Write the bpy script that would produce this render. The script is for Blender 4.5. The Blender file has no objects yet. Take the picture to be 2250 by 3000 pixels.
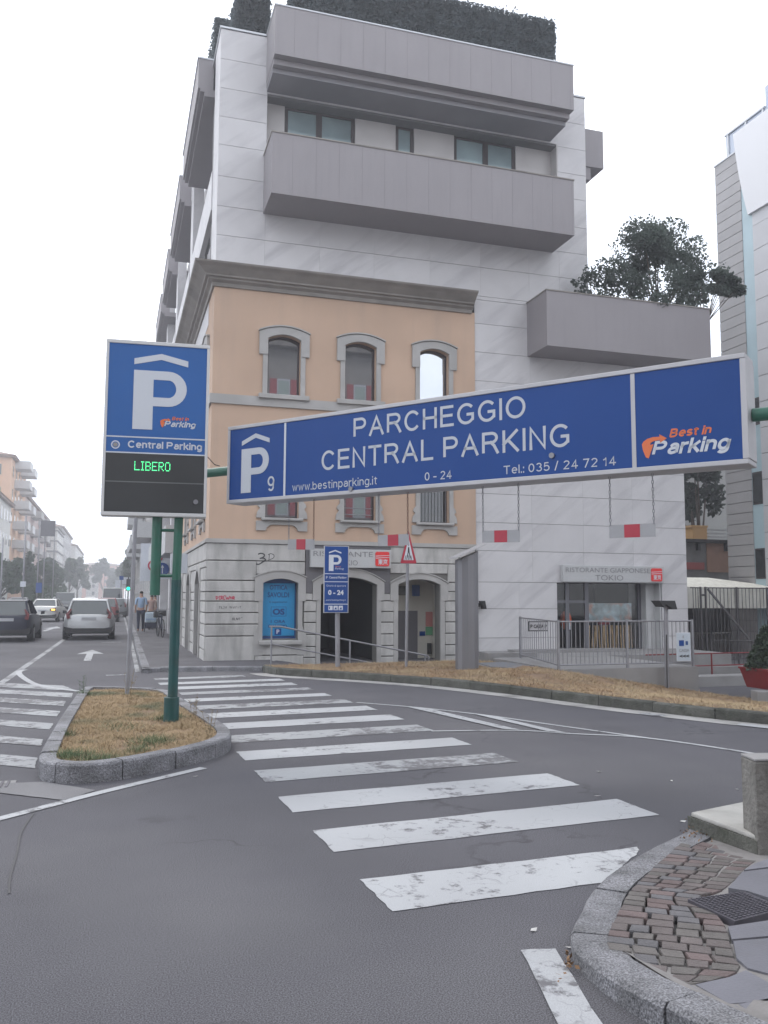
import bpy, bmesh, math, random
import numpy as np
from mathutils import Vector, Matrix, noise as mnoise
random.seed(7); RNG = np.random.default_rng(7)
SC = bpy.context.scene
# ------------------------------------------------------------ camera
F_PX = 2543.9; PITCH = 0.0976118; ROLL = 0.00420166; YAW = 0.30002818; H = 1.65
fw = Vector((math.sin(YAW)*math.cos(PITCH), math.cos(YAW)*math.cos(PITCH), math.sin(PITCH)))
r0 = Vector((math.cos(YAW), -math.sin(YAW), 0)); u0 = r0.cross(fw)
rr = r0*math.cos(ROLL) + u0*math.sin(ROLL); uu = -r0*math.sin(ROLL) + u0*math.cos(ROLL)
cam = bpy.data.objects.new('camera', bpy.data.cameras.new('camera')); SC.collection.objects.link(cam)
M4 = Matrix((rr, uu, -fw)).transposed().to_4x4(); M4.translation = Vector((0, 0, H)); cam.matrix_world = M4
cam.data.sensor_fit = 'VERTICAL'; cam.data.sensor_height = 36; cam.data.lens = F_PX/3000*36
cam.data.clip_start = .05; cam.data.clip_end = 3000; SC.camera = cam
# ------------------------------------------------------------ sky, sun, exposure
SUN_EL = math.radians(50); SUN_AZ = math.radians(-14)          # azimuth clockwise from +Y
W = bpy.data.worlds.new("World"); SC.world = W; W.use_nodes = True
nt = W.node_tree; bg = nt.nodes['Background']
sky = nt.nodes.new('ShaderNodeTexSky'); sky.sky_type = 'NISHITA'; sky.sun_disc = False
sky.sun_elevation = SUN_EL; sky.sun_rotation = SUN_AZ; sky.dust_density = 3
tc = nt.nodes.new('ShaderNodeTexCoord'); mp = nt.nodes.new('ShaderNodeMapping'); mp.inputs['Scale'].default_value = (1, 1, 2.2)
cn = nt.nodes.new('ShaderNodeTexNoise'); cn.inputs['Scale'].default_value = 2.6; cn.inputs['Detail'].default_value = 8; cn.inputs['Roughness'].default_value = .55
cr = nt.nodes.new('ShaderNodeValToRGB'); cr.color_ramp.elements[0].position = .36; cr.color_ramp.elements[1].position = .62
cr.color_ramp.elements[0].color = (11.3, 12.1, 13.6, 1); cr.color_ramp.elements[1].color = (15.2, 15.5, 16.1, 1)
mx = nt.nodes.new('ShaderNodeMix'); mx.data_type = 'RGBA'; mx.inputs[0].default_value = .88
nt.links.new(tc.outputs['Generated'], mp.inputs[0]); nt.links.new(mp.outputs[0], cn.inputs[0]); nt.links.new(cn.outputs[0], cr.inputs[0])
nt.links.new(sky.outputs[0], mx.inputs[6]); nt.links.new(cr.outputs[0], mx.inputs[7]); nt.links.new(mx.outputs[2], bg.inputs[0])
bg.inputs[1].default_value = .125
sl = bpy.data.lights.new('sun', 'SUN'); sl.energy = .9; sl.angle = math.radians(18); sl.color = (1, .95, .88)
so = bpy.data.objects.new('sun', sl); SC.collection.objects.link(so)
sd = Vector((math.sin(SUN_AZ)*math.cos(SUN_EL), math.cos(SUN_AZ)*math.cos(SUN_EL), math.sin(SUN_EL)))
so.rotation_euler = (-sd).to_track_quat('-Z', 'Y').to_euler(); so.location = (0, 0, 60)
SC.view_settings.view_transform = 'Standard'; SC.view_settings.look = 'None'
SC.view_settings.gamma = 1; SC.view_settings.use_curve_mapping = False; SC.view_settings.exposure = 0.10

# ------------------------------------------------------------ measuring: a photo pixel to a point on a known plane
def ray(px, py): return fw*F_PX + rr*(px-1125) - uu*(py-1500)
def G(px, py, z=0.0):
    d = ray(px, py); t = (z-H)/d.z; return (d.x*t, d.y*t)
# ------------------------------------------------------------ materials
MATS = {}
def mat(name, col, rough=.8, var=0.0, vscale=2.0, bump=0.0, bscale=60, metal=0.0, spec=.5, emit=None, estr=1.0, stain=None, samt=0.0, sscale=1.0, sstretch=(1, 1, 1), speck=0.0, spscale=200, alpha=None, trans=0.0, ior=1.5, rv=0.0):
    if name in MATS: return MATS[name]
    m = bpy.data.materials.new(name); m.use_nodes = True; n = m.node_tree; b = n.nodes['Principled BSDF']; L = n.links.new
    b.inputs['Base Color'].default_value = (*col, 1); b.inputs['Roughness'].default_value = rough
    b.inputs['Metallic'].default_value = metal; b.inputs['Specular IOR Level'].default_value = spec; b.inputs['IOR'].default_value = ior
    if trans: b.inputs['Transmission Weight'].default_value = trans
    if emit: b.inputs['Emission Color'].default_value = (*emit, 1); b.inputs['Emission Strength'].default_value = estr
    geo = n.nodes.new('ShaderNodeNewGeometry'); out = None
    def rgb(c): x = n.nodes.new('ShaderNodeRGB'); x.outputs[0].default_value = (*c, 1); return x.outputs[0]
    def nz(scale, stretch=(1, 1, 1), det=5, src=None):
        mpn = n.nodes.new('ShaderNodeMapping'); mpn.inputs['Scale'].default_value = stretch; L(geo.outputs['Position'], mpn.inputs[0])
        t = n.nodes.new('ShaderNodeTexNoise'); t.inputs['Scale'].default_value = scale; t.inputs['Detail'].default_value = det; L(mpn.outputs[0], t.inputs[0]); return t.outputs[0]
    def mixc(fac, a, bb, mode='MIX'):
        x = n.nodes.new('ShaderNodeMix'); x.data_type = 'RGBA'; x.blend_type = mode
        if isinstance(fac, float): x.inputs[0].default_value = fac
        else: L(fac, x.inputs[0])
        L(a, x.inputs[6]); L(bb, x.inputs[7]); return x.outputs[2]
    def ramp(f, a, bb, lo=0., hi=1.):
        x = n.nodes.new('ShaderNodeMapRange'); x.inputs[1].default_value = a; x.inputs[2].default_value = bb; x.inputs[3].default_value = lo; x.inputs[4].default_value = hi; L(f, x.inputs[0]); return x.outputs[0]
    out = rgb(col)
    if var:
        f = ramp(nz(vscale), .3, .7)
        out = mixc(f, rgb([c*(1-var) for c in col]), rgb([min(c*(1+var), .95) for c in col]))
    if rv:   # each piece its own shade
        oi = n.nodes.new('ShaderNodeObjectInfo'); f = ramp(oi.outputs['Random'], 0, 1, 1-rv, 1+rv)
        hs = n.nodes.new('ShaderNodeHueSaturation'); L(f, hs.inputs['Value']); L(out, hs.inputs['Color']); out = hs.outputs[0]
    if stain:
        f = ramp(nz(sscale, sstretch, 7), .48, .72, 0., samt); out = mixc(f, out, rgb(stain))
    if speck:
        f = ramp(nz(spscale, det=2), .35, .68, 1-speck, 1+speck)
        hs = n.nodes.new('ShaderNodeHueSaturation'); L(f, hs.inputs['Value']); L(out, hs.inputs['Color']); out = hs.outputs[0]
    L(out, b.inputs['Base Color'])
    if bump:
        bp = n.nodes.new('ShaderNodeBump'); bp.inputs['Strength'].default_value = bump; bp.inputs['Distance'].default_value = .02
        L(nz(bscale), bp.inputs['Height']); L(bp.outputs[0], b.inputs['Normal'])
    MATS[name] = m; m['h'] = 1
    return m
def nodes_of(m): n = m.node_tree; return n, n.nodes['Principled BSDF'], n.links.new

asphalt = mat('asphalt', (.089, .087, .099), .88, .13, .55, .35, 150, stain=(.135, .132, .14), samt=.8, sscale=.3, speck=.62, spscale=150)
def add_cracks(m, scale, width, amt, spot):
    n, b, L = nodes_of(m); geo = n.nodes.new('ShaderNodeNewGeometry'); nd = n.nodes.new('ShaderNodeTexNoise'); nd.inputs['Scale'].default_value = 2.2; nd.inputs['Detail'].default_value = 6; L(geo.outputs['Position'], nd.inputs[0])
    vm = n.nodes.new('ShaderNodeVectorMath'); vm.operation = 'MULTIPLY_ADD'; L(nd.outputs['Color'], vm.inputs[0]); vm.inputs[1].default_value = (1.1, 1.1, 0); L(geo.outputs['Position'], vm.inputs[2])
    vo = n.nodes.new('ShaderNodeTexVoronoi'); vo.feature = 'DISTANCE_TO_EDGE'; vo.inputs['Scale'].default_value = scale; L(vm.outputs[0], vo.inputs['Vector'])
    cm = n.nodes.new('ShaderNodeMapRange'); L(vo.outputs['Distance'], cm.inputs[0]); cm.inputs[1].default_value = 0; cm.inputs[2].default_value = width; cm.inputs[3].default_value = amt; cm.inputs[4].default_value = 0
    t3 = n.nodes.new('ShaderNodeTexNoise'); t3.inputs['Scale'].default_value = .45; L(geo.outputs['Position'], t3.inputs[0]); c3 = n.nodes.new('ShaderNodeMapRange'); L(t3.outputs[0], c3.inputs[0]); c3.inputs[1].default_value = .5; c3.inputs[2].default_value = .6
    cc = n.nodes.new('ShaderNodeMath'); cc.operation = 'MULTIPLY'; L(cm.outputs[0], cc.inputs[0]); L(c3.outputs[0], cc.inputs[1])
    sp = n.nodes.new('ShaderNodeTexVoronoi'); sp.inputs['Scale'].default_value = spot; L(vm.outputs[0], sp.inputs['Vector']); sm = n.nodes.new('ShaderNodeMapRange'); L(sp.outputs['Distance'], sm.inputs[0]); sm.inputs[1].default_value = .03; sm.inputs[2].default_value = .10; sm.inputs[3].default_value = .45; sm.inputs[4].default_value = 0
    mx_ = n.nodes.new('ShaderNodeMath'); mx_.operation = 'MAXIMUM'; L(cc.outputs[0], mx_.inputs[0]); L(sm.outputs[0], mx_.inputs[1])
    old = b.inputs['Base Color'].links[0].from_socket; mc = n.nodes.new('ShaderNodeMix'); mc.data_type = 'RGBA'; L(mx_.outputs[0], mc.inputs[0]); L(old, mc.inputs[6]); mc.inputs[7].default_value = (.035, .034, .038, 1); L(mc.outputs[2], b.inputs['Base Color'])
add_cracks(asphalt, .42, .010, .75, .8)
asph_light = mat('worn_asphalt', (.20, .197, .205), .9, .12, .6, .4, 160, stain=(.1, .1, .105), samt=.6, sscale=.5, speck=.3, spscale=140)
def paint_mat(name, col, wear, wscale=7, crack=1.0):
    m = mat(name, col, .75, .1, 1.5, .2, 120, speck=.12, spscale=220); n, b, L = nodes_of(m)
    geo = n.nodes.new('ShaderNodeNewGeometry')
    t1 = n.nodes.new('ShaderNodeTexNoise'); t1.inputs['Scale'].default_value = wscale; t1.inputs['Detail'].default_value = 12; t1.inputs['Roughness'].default_value = .72
    t2 = n.nodes.new('ShaderNodeTexNoise'); t2.inputs['Scale'].default_value = .9; t2.inputs['Detail'].default_value = 3
    L(geo.outputs['Position'], t1.inputs[0]); L(geo.outputs['Position'], t2.inputs[0])
    add = n.nodes.new('ShaderNodeMath'); add.operation = 'MULTIPLY_ADD'; L(t2.outputs[0], add.inputs[0]); add.inputs[1].default_value = .7; L(t1.outputs[0], add.inputs[2])
    mr = n.nodes.new('ShaderNodeMapRange'); L(add.outputs[0], mr.inputs[0]); mr.inputs[1].default_value = wear; mr.inputs[2].default_value = wear+.09
    # hairline cracks
    nd = n.nodes.new('ShaderNodeTexNoise'); nd.inputs['Scale'].default_value = 5; L(geo.outputs['Position'], nd.inputs[0])
    vm = n.nodes.new('ShaderNodeVectorMath'); vm.operation = 'MULTIPLY_ADD'; L(nd.outputs['Color'], vm.inputs[0]); vm.inputs[1].default_value = (.25, .25, 0); L(geo.outputs['Position'], vm.inputs[2])
    vo = n.nodes.new('ShaderNodeTexVoronoi'); vo.feature = 'DISTANCE_TO_EDGE'; vo.inputs['Scale'].default_value = 5.5; L(vm.outputs[0], vo.inputs['Vector'])
    cm = n.nodes.new('ShaderNodeMapRange'); L(vo.outputs['Distance'], cm.inputs[0]); cm.inputs[1].default_value = .0; cm.inputs[2].default_value = .03; cm.inputs[3].default_value = 1; cm.inputs[4].default_value = 0
    t3 = n.nodes.new('ShaderNodeTexNoise'); t3.inputs['Scale'].default_value = 1.9; L(geo.outputs['Position'], t3.inputs[0])
    c3 = n.nodes.new('ShaderNodeMapRange'); L(t3.outputs[0], c3.inputs[0]); c3.inputs[1].default_value = .5; c3.inputs[2].default_value = .58; c3.inputs[4].default_value = crack
    cc = n.nodes.new('ShaderNodeMath'); cc.operation = 'MULTIPLY'; L(cm.outputs[0], cc.inputs[0]); L(c3.outputs[0], cc.inputs[1])
    mxx = n.nodes.new('ShaderNodeMath'); mxx.operation = 'MAXIMUM'; L(mr.outputs[0], mxx.inputs[0]); L(cc.outputs[0], mxx.inputs[1])
    old = b.inputs['Base Color'].links[0].from_socket
    t4 = n.nodes.new('ShaderNodeTexNoise'); t4.inputs['Scale'].default_value = .75; t4.inputs['Detail'].default_value = 5; L(geo.outputs['Position'], t4.inputs[0])
    m4 = n.nodes.new('ShaderNodeMapRange'); L(t4.outputs[0], m4.inputs[0]); m4.inputs[1].default_value = .46; m4.inputs[2].default_value = .68; m4.inputs[4].default_value = .38
    b4 = n.nodes.new('ShaderNodeMix'); b4.data_type = 'RGBA'; L(m4.outputs[0], b4.inputs[0]); L(old, b4.inputs[6]); b4.inputs[7].default_value = (.20, .20, .215, 1); old = b4.outputs[2]
    mc = n.nodes.new('ShaderNodeMix'); mc.data_type = 'RGBA'; L(mxx.outputs[0], mc.inputs[0]); L(old, mc.inputs[6]); mc.inputs[7].default_value = (.13, .128, .137, 1)
    L(mc.outputs[2], b.inputs['Base Color']); return m
road_paint = paint_mat('road_paint', (.41, .42, .435), .93, 7, .5)
road_paint_old = paint_mat('old_road_paint', (.33, .34, .352), .84, 6, .4)
sidewalk_m = mat('sidewalk_asphalt', (.085, .082, .092), .9, .2, 1.2, .3, 120, stain=(.15, .145, .15), samt=.5, sscale=.7, speck=.25)
gutter_m = mat('gutter_concrete', (.38, .37, .36), .9, .12, 2, .3, 60, stain=(.16, .155, .15), samt=.8, sscale=1.8, speck=.15)
granite = mat('granite_kerb', (.215, .215, .23), .85, .25, 5, 1.0, 38, stain=(.085, .085, .085), samt=.7, sscale=3.5, speck=.5, spscale=120, rv=.15)
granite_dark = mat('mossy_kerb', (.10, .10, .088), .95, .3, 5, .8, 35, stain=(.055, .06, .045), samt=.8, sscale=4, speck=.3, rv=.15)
soil = mat('dry_soil', (.24, .16, .10), .95, .3, 4, .8, 40, stain=(.16, .12, .07), samt=.7, sscale=2, speck=.3, spscale=90)
def marble_mat(name, col, vein):
    m = mat(name, col, .55, .05, 1.2, 0, 1, rv=.035); n, b, L = nodes_of(m)
    geo = n.nodes.new('ShaderNodeNewGeometry'); mp = n.nodes.new('ShaderNodeMapping'); mp.vector_type = 'TEXTURE'; mp.inputs['Rotation'].default_value = (0, math.radians(-38), 0); mp.inputs['Scale'].default_value = (3.2, 1.0, .42)
    L(geo.outputs['Position'], mp.inputs[0]); t = n.nodes.new('ShaderNodeTexNoise'); t.inputs['Scale'].default_value = 1.0; t.inputs['Detail'].default_value = 8; t.inputs['Roughness'].default_value = .6; t.inputs['Distortion'].default_value = .35
    oi = n.nodes.new('ShaderNodeObjectInfo'); va = n.nodes.new('ShaderNodeVectorMath'); va.operation = 'MULTIPLY_ADD'; L(oi.outputs['Random'], va.inputs[0]); va.inputs[1].default_value = (9, 9, 9); L(mp.outputs[0], va.inputs[2]); L(va.outputs[0], t.inputs[0])
    mr = n.nodes.new('ShaderNodeMapRange'); L(t.outputs[0], mr.inputs[0]); mr.inputs[1].default_value = .5; mr.inputs[2].default_value = .68
    old = b.inputs['Base Color'].links[0].from_socket; mc = n.nodes.new('ShaderNodeMix'); mc.data_type = 'RGBA'; L(mr.outputs[0], mc.inputs[0]); L(old, mc.inputs[6]); mc.inputs[7].default_value = (*vein, 1); L(mc.outputs[2], b.inputs['Base Color'])
    return m
marble = marble_mat('marble_cladding', (.565, .555, .565), (.465, .455, .47))
joint_m = mat('joint_dark', (.17, .17, .175), .9)
fascia = mat('grey_fascia', (.268, .250, .262), .6, .04, .8, stain=(.21, .2, .21), samt=.22, sscale=3, sstretch=(3, 3, .25))
soffit_m = mat('soffit', (.26, .255, .275), .75, .08, 1)
coping_m = mat('metal_coping', (.55, .57, .6), .4, metal=.3)
orange_wall = mat('orange_plaster', (.515, .365, .268), .85, .07, .8, .15, 150, stain=(.42, .31, .24), samt=.5, sscale=.9, sstretch=(3, 3, .22))
trim_stone = mat('grey_stone_trim', (.40, .39, .38), .85, .1, 3, .25, 90, stain=(.24, .235, .225), samt=.5, sscale=1.5)
cornice_m = mat('cornice_stone', (.265, .245, .225), .85, .12, 2, .25, 80, stain=(.14, .135, .125), samt=.6, sscale=1.2, sstretch=(1, 1, 2))
base_stone = mat('rusticated_stone', (.46, .45, .435), .9, .1, 3, .35, 50, stain=(.2, .195, .185), samt=.62, sscale=1.6, sstretch=(2.2, 2.2, .5), rv=.06)
grey_panel = mat('dark_grey_plaster', (.14, .135, .145), .85, .08, 1)
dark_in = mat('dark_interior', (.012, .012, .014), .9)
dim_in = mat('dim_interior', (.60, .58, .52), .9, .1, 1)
frame_dark = mat('dark_window_frame', (.045, .035, .038), .5)
glass_dark = mat('dark_glass', (.02, .024, .026), .04, spec=.9, ior=1.7)
glass_green = mat('green_tinted_glass', (.26, .34, .36), .12, .25, .8, metal=.15)
glass_mirror = mat('coated_glass', (.62, .64, .67), .015, metal=.92)
sign_blue = mat('sign_blue', (.008, .058, .25), .45, .05, .8, rv=.02, spec=.25)
sign_blue_pale = mat('pale_sign_blue', (.032, .125, .37), .45, .06, 1, spec=.3)  # paler blue, used on the tall sign
sign_white = mat('sign_white', (.60, .63, .68), .5)
sign_frame = mat('aluminium_frame', (.46, .455, .47), .45, .06, 3, metal=.25)
sign_frame_white = mat('white_frame', (.62, .62, .62), .5)
sign_orange = mat('sign_orange', (.75, .17, .05), .5)
green_pole = mat('green_painted_steel', (.022, .125, .083), .4, .12, 4, .1, 60, stain=(.05, .09, .07), samt=.5, sscale=6)
teal_pole = mat('dark_teal_painted_steel', (.008, .068, .068), .4, .15, 4, .1, 60, stain=(.04, .06, .05), samt=.5, sscale=6)
grey_steel = mat('galvanised_steel', (.27, .27, .29), .5, .1, 5, metal=.4)
rust_steel = mat('rusty_steel', (.19, .10, .07), .8, .2, 20, metal=.2)
black_panel = mat('display_black', (.042, .044, .046), .45, .1, 2)
led_green = mat('led_green', (.05, .9, .3), .5, emit=(.12, 1, .38), estr=2.2)
red_reflect = mat('red_reflective', (.42, .025, .05), .4, .05, 8)
grey_board = mat('grey_board', (.36, .36, .375), .5, .06, 6)
concrete = mat('concrete', (.27, .265, .265), .9, .12, 1.5, .3, 50, stain=(.15, .145, .14), samt=.6, sscale=1.5)
concrete_dark = mat('weathered_concrete', (.185, .178, .165), .95, .2, 4, .9, 30, stain=(.06, .055, .045), samt=.85, sscale=3, sstretch=(3, 3, .6), speck=.2)
totem_m = mat('grey_metal_totem', (.20, .20, .215), .45, .05, 2, metal=.35)
black_paint = mat('black_paint', (.02, .02, .022), .6)
red_paint = mat('red_paint', (.17, .012, .016), .5, .1, 4)
shop_white = mat('sign_box_white', (.47, .475, .48), .55, .05, 3)
letter_grey = mat('letter_grey', (.21, .21, .22), .6)
red_logo = mat('red_logo', (.72, .03, .03), .5)
poster_blue = mat('poster_blue', (.012, .27, .56), .4, .08, 1.5)
poster_navy = mat('poster_navy', (.01, .06, .22), .5)
foliage = mat('flare_tinted_evergreen', (.105, .128, .138), .75, .35, 3)  # leaf colour carries a bluish tint for lens flare over the roof
foliage2 = mat('tree_foliage', (.100, .128, .108), .7, .4, 1.6)
foliage3 = mat('street_tree_foliage', (.05, .085, .045), .7, .4, 1)
def translucent(m, f):
    n, b, L = nodes_of(m); t = n.nodes.new('ShaderNodeBsdfTranslucent'); L(b.inputs['Base Color'].links[0].from_socket, t.inputs[0]); mxs = n.nodes.new('ShaderNodeMixShader'); mxs.inputs[0].default_value = f; L(b.outputs[0], mxs.inputs[1]); L(t.outputs[0], mxs.inputs[2]); L(mxs.outputs[0], n.nodes['Material Output'].inputs[0])
for q_ in (foliage, foliage2, foliage3): translucent(q_, .5)
bark = mat('bark', (.09, .07, .055), .95, .2, 10)
def grass_mat(name, c1, c2, c3):
    m = mat(name, c1, .9); n, b, L = nodes_of(m); geo = n.nodes.new('ShaderNodeNewGeometry')
    t = n.nodes.new('ShaderNodeTexNoise'); t.inputs['Scale'].default_value = 1.1; t.inputs['Detail'].default_value = 4; L(geo.outputs['Position'], t.inputs[0])
    cr = n.nodes.new('ShaderNodeValToRGB'); e = cr.color_ramp.elements; e[0].position = .42; e[0].color = (*c1, 1); e[1].position = .68; e[1].color = (*c3, 1); q = e.new(.56); q.color = (*c2, 1)
    L(t.outputs[0], cr.inputs[0]); t2 = n.nodes.new('ShaderNodeTexNoise'); t2.inputs['Scale'].default_value = 40; L(geo.outputs['Position'], t2.inputs[0])
    mr = n.nodes.new('ShaderNodeMapRange'); L(t2.outputs[0], mr.inputs[0]); mr.inputs[1].default_value = .3; mr.inputs[2].default_value = .7; mr.inputs[3].default_value = .65; mr.inputs[4].default_value = 1.3
    hs = n.nodes.new('ShaderNodeHueSaturation'); L(mr.outputs[0], hs.inputs['Value']); L(cr.outputs[0], hs.inputs['Color']); L(hs.outputs[0], b.inputs['Base Color']); return m
straw = grass_mat('dry_grass', (.36, .245, .14), (.44, .335, .20), (.37, .285, .175))
straw_green = grass_mat('dry_and_green_grass', (.40, .295, .175), (.36, .265, .15), (.14, .155, .09))
weed_green = mat('weed_green', (.075, .12, .05), .8, .3, 6)

# ------------------------------------------------------------ mesh building
ORG = {}
def col_link(o): SC.collection.objects.link(o)
def props(o, label=None, cat=None, group=None, kind=None):
    if label: o['label'] = label
    if cat: o['category'] = cat
    if group: o['group'] = group
    if kind: o['kind'] = kind
    return o
def thing(name, label, cat, loc=(0, 0, 0), rz=0, group=None):
    o = bpy.data.objects.new(name, None); col_link(o); o.location = loc; o.rotation_euler = (0, 0, rz); o.empty_display_size = .2
    ORG[o.name] = Vector(loc) if rz == 0 else Vector((0, 0, 0)); return props(o, label, cat, group)
class MB:
    def __init__(s, xf=None): s.v = []; s.f = []; s.xf = xf
    def P(s, *p): s.v.append(s.xf(*p) if s.xf else tuple(p)); return len(s.v)-1
    def quad(s, a, b, c, d): s.f.append([s.P(*a), s.P(*b), s.P(*c), s.P(*d)])
    def poly(s, pts): s.f.append([s.P(*p) for p in pts])
    def box(s, x0, x1, y0, y1, z0, z1):
        i = [s.P(x, y, z) for z in (z0, z1) for x, y in ((x0, y0), (x1, y0), (x1, y1), (x0, y1))]
        for q in ((0, 3, 2, 1), (4, 5, 6, 7), (0, 1, 5, 4), (1, 2, 6, 5), (2, 3, 7, 6), (3, 0, 4, 7)): s.f.append([i[k] for k in q])
        return s
    def prism(s, pts, fn):          # pts: 2d outline; fn(p, k) -> point at end k (0/1)
        n = len(pts); a = [s.P(*fn(p, 0)) for p in pts]; b = [s.P(*fn(p, 1)) for p in pts]
        s.f.append(a[::-1]); s.f.append(b)
        for k in range(n): s.f.append([a[k], a[(k+1) % n], b[(k+1) % n], b[k]])
        return s
    def slab(s, pts, z0, z1): return s.prism(pts, lambda p, k: (p[0], p[1], z1 if k else z0))
    def wallprism(s, pts, y0, y1): return s.prism(pts, lambda p, k: (p[0], y0 if k else y1, p[1]))
    def tube(s, p, q, r, n=10, r2=None, caps=True):
        p = Vector(p); q = Vector(q); d = (q-p).normalized(); a = d.orthogonal().normalized(); b = d.cross(a); r2 = r if r2 is None else r2
        A = []; B = []
        for k in range(n):
            t = 2*math.pi*k/n; o = a*math.cos(t)+b*math.sin(t)
            A.append(s.P(*(p+o*r))); B.append(s.P(*(q+o*r2)))
        for k in range(n): s.f.append([A[k], A[(k+1) % n], B[(k+1) % n], B[k]])
        if caps: s.f.append(A[::-1]); s.f.append(B)
        return s
    def path(s, pts, r, n=8):
        for a, b in zip(pts, pts[1:]): s.tube(a, b, r, n)
        return s
    def build(s, name, m, parent=None, smooth=False, kind=None, label=None, fix=True, bevel=0):
        me = bpy.data.meshes.new(name); v = s.v
        if parent is not None:
            r = parent
            while r.parent: r = r.parent
            o = ORG.get(r.name, Vector((0, 0, 0)))
            if o.length: v = [(a[0]-o.x, a[1]-o.y, a[2]-o.z) for a in v]
        me.from_pydata([tuple(a) for a in v], [], s.f)
        if fix:
            bm = bmesh.new(); bm.from_mesh(me); bmesh.ops.recalc_face_normals(bm, faces=bm.faces); bm.to_mesh(me); bm.free()
        if smooth:
            for p in me.polygons: p.use_smooth = True
            if smooth == 'auto': me.set_sharp_from_angle(angle=math.radians(40))
        ob = bpy.data.objects.new(name, me); col_link(ob); me.materials.append(m)
        if bevel:
            md = ob.modifiers.new('bevel', 'BEVEL'); md.width = bevel; md.segments = 2; md.limit_method = 'ANGLE'
        if parent is not None: ob.parent = parent
        if kind: ob['kind'] = kind
        if label: ob['label'] = label
        return ob
def boxobj(name, m, parent, *b, **k): return MB().box(*b).build(name, m, parent, **k)
def tex(name, body, o, u, up, x0, x1, y0, y1, m, parent, off=.004, ext=.002, shear=0.0, bold=0.0, label=None, fit=True):
    """lettering as real extruded letters; fits the box x0..x1, y0..y1 of the plane (o, u, up)"""
    c = bpy.data.curves.new('t', 'FONT'); c.body = body; c.extrude = .0; c.shear = shear; c.offset = bold; c.resolution_u = 3
    t = bpy.data.objects.new('t', c); col_link(t); dg = bpy.context.evaluated_depsgraph_get(); dg.update()
    me = bpy.data.meshes.new_from_object(t.evaluated_get(dg)); bpy.data.objects.remove(t); bpy.data.curves.remove(c)
    co = np.empty(len(me.vertices)*3); me.vertices.foreach_get('co', co); co = co.reshape(-1, 3)
    mn = co.min(0); mxx = co.max(0); o = Vector(o); u = Vector(u).normalized(); up = Vector(up).normalized(); nn = u.cross(up)
    vs = []
    for x, y, z in co:
        X = x0+(x-mn[0])/(mxx[0]-mn[0])*(x1-x0); Y = y0+(y-mn[1])/(mxx[1]-mn[1])*(y1-y0); vs.append(o+u*X+up*Y+nn*off)
    mb = MB(); mb.v = [tuple(p) for p in vs]; mb.f = [list(p.vertices) for p in me.polygons]
    bpy.data.meshes.remove(me)
    return mb.build(name, m, parent, fix=False, label=label)
def frame_xf(o, u, up):
    o = Vector(o); u = Vector(u).normalized(); up = Vector(up).normalized(); n = u.cross(up)
    return lambda a, b, c: tuple(o+u*a+n*b+up*c)     # (along, outward, up)
def P_shape(mb, x, z, w, h, d, bold=.33):
    """bold letter P as quads: stem and ring bowl"""
    st = w*bold; mb.box(x, x+st, 0, d, z, z+h)
    bt = h*.60; r_o = bt/2; cx = x+w-r_o; N = 14; ti = min(st, r_o*.58)
    for f0 in range(N):
        a0 = math.pi/2-math.pi*f0/N; a1 = math.pi/2-math.pi*(f0+1)/N; cz = z+h-r_o
        pt = lambda a, r, rx: (cx+math.cos(a)*rx, cz+math.sin(a)*r)
        p = [pt(a0, r_o, r_o), pt(a1, r_o, r_o), pt(a1, r_o-h*.15, r_o-ti), pt(a0, r_o-h*.15, r_o-ti)]
        mb.prism(p, lambda q, k: (q[0], d if k else 0, q[1]))
    if cx > x+st:
        mb.box(x+st, cx, 0, d, z+h-h*.15, z+h); mb.box(x+st, cx, 0, d, z+h-bt, z+h-bt+h*.15)
def roof_shape(mb, x0, x1, z0, zt, t, d):
    xm = (x0+x1)/2
    mb.prism([(x0, z0), (xm, zt-t), (xm, zt), (x0, z0+t)], lambda q, k: (q[0], d if k else 0, q[1]))
    mb.prism([(xm, zt-t), (x1, z0), (x1, z0+t), (xm, zt)], lambda q, k: (q[0], d if k else 0, q[1]))
def leaf_mesh(name, pts, size, m, parent, nrm=None, asp=1.6, kind=None, droop=.0, label=None):
    pts = np.asarray(pts, float); n = len(pts); a = RNG.normal(size=(n, 3)); a /= np.linalg.norm(a, axis=1)[:, None]
    b = RNG.normal(size=(n, 3)); b -= (b*a).sum(1)[:, None]*a; b /= np.linalg.norm(b, axis=1)[:, None]
    s = size*RNG.uniform(.6, 1.35, (n, 1)); r = parent
    o = np.array(ORG.get(r.name, Vector((0, 0, 0)))) if r is not None else np.zeros(3)
    pts = pts-o
    V = np.stack([pts-a*s*asp/2, pts+b*s/2, pts+a*s*asp/2, pts-b*s/2], 1).reshape(-1, 3)
    me = bpy.data.meshes.new(name); me.vertices.add(4*n); me.vertices.foreach_set('co', V.ravel()); me.loops.add(4*n); me.loops.foreach_set('vertex_index', np.arange(4*n, dtype=np.int32))
    me.polygons.add(n); me.polygons.foreach_set('loop_start', np.arange(0, 4*n, 4, dtype=np.int32)); me.update(calc_edges=True); me.materials.append(m)
    ob = bpy.data.objects.new(name, me); col_link(ob)
    if parent is not None: ob.parent = parent
    if kind: ob['kind'] = kind
    if label: ob['label'] = label
    return ob
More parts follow.
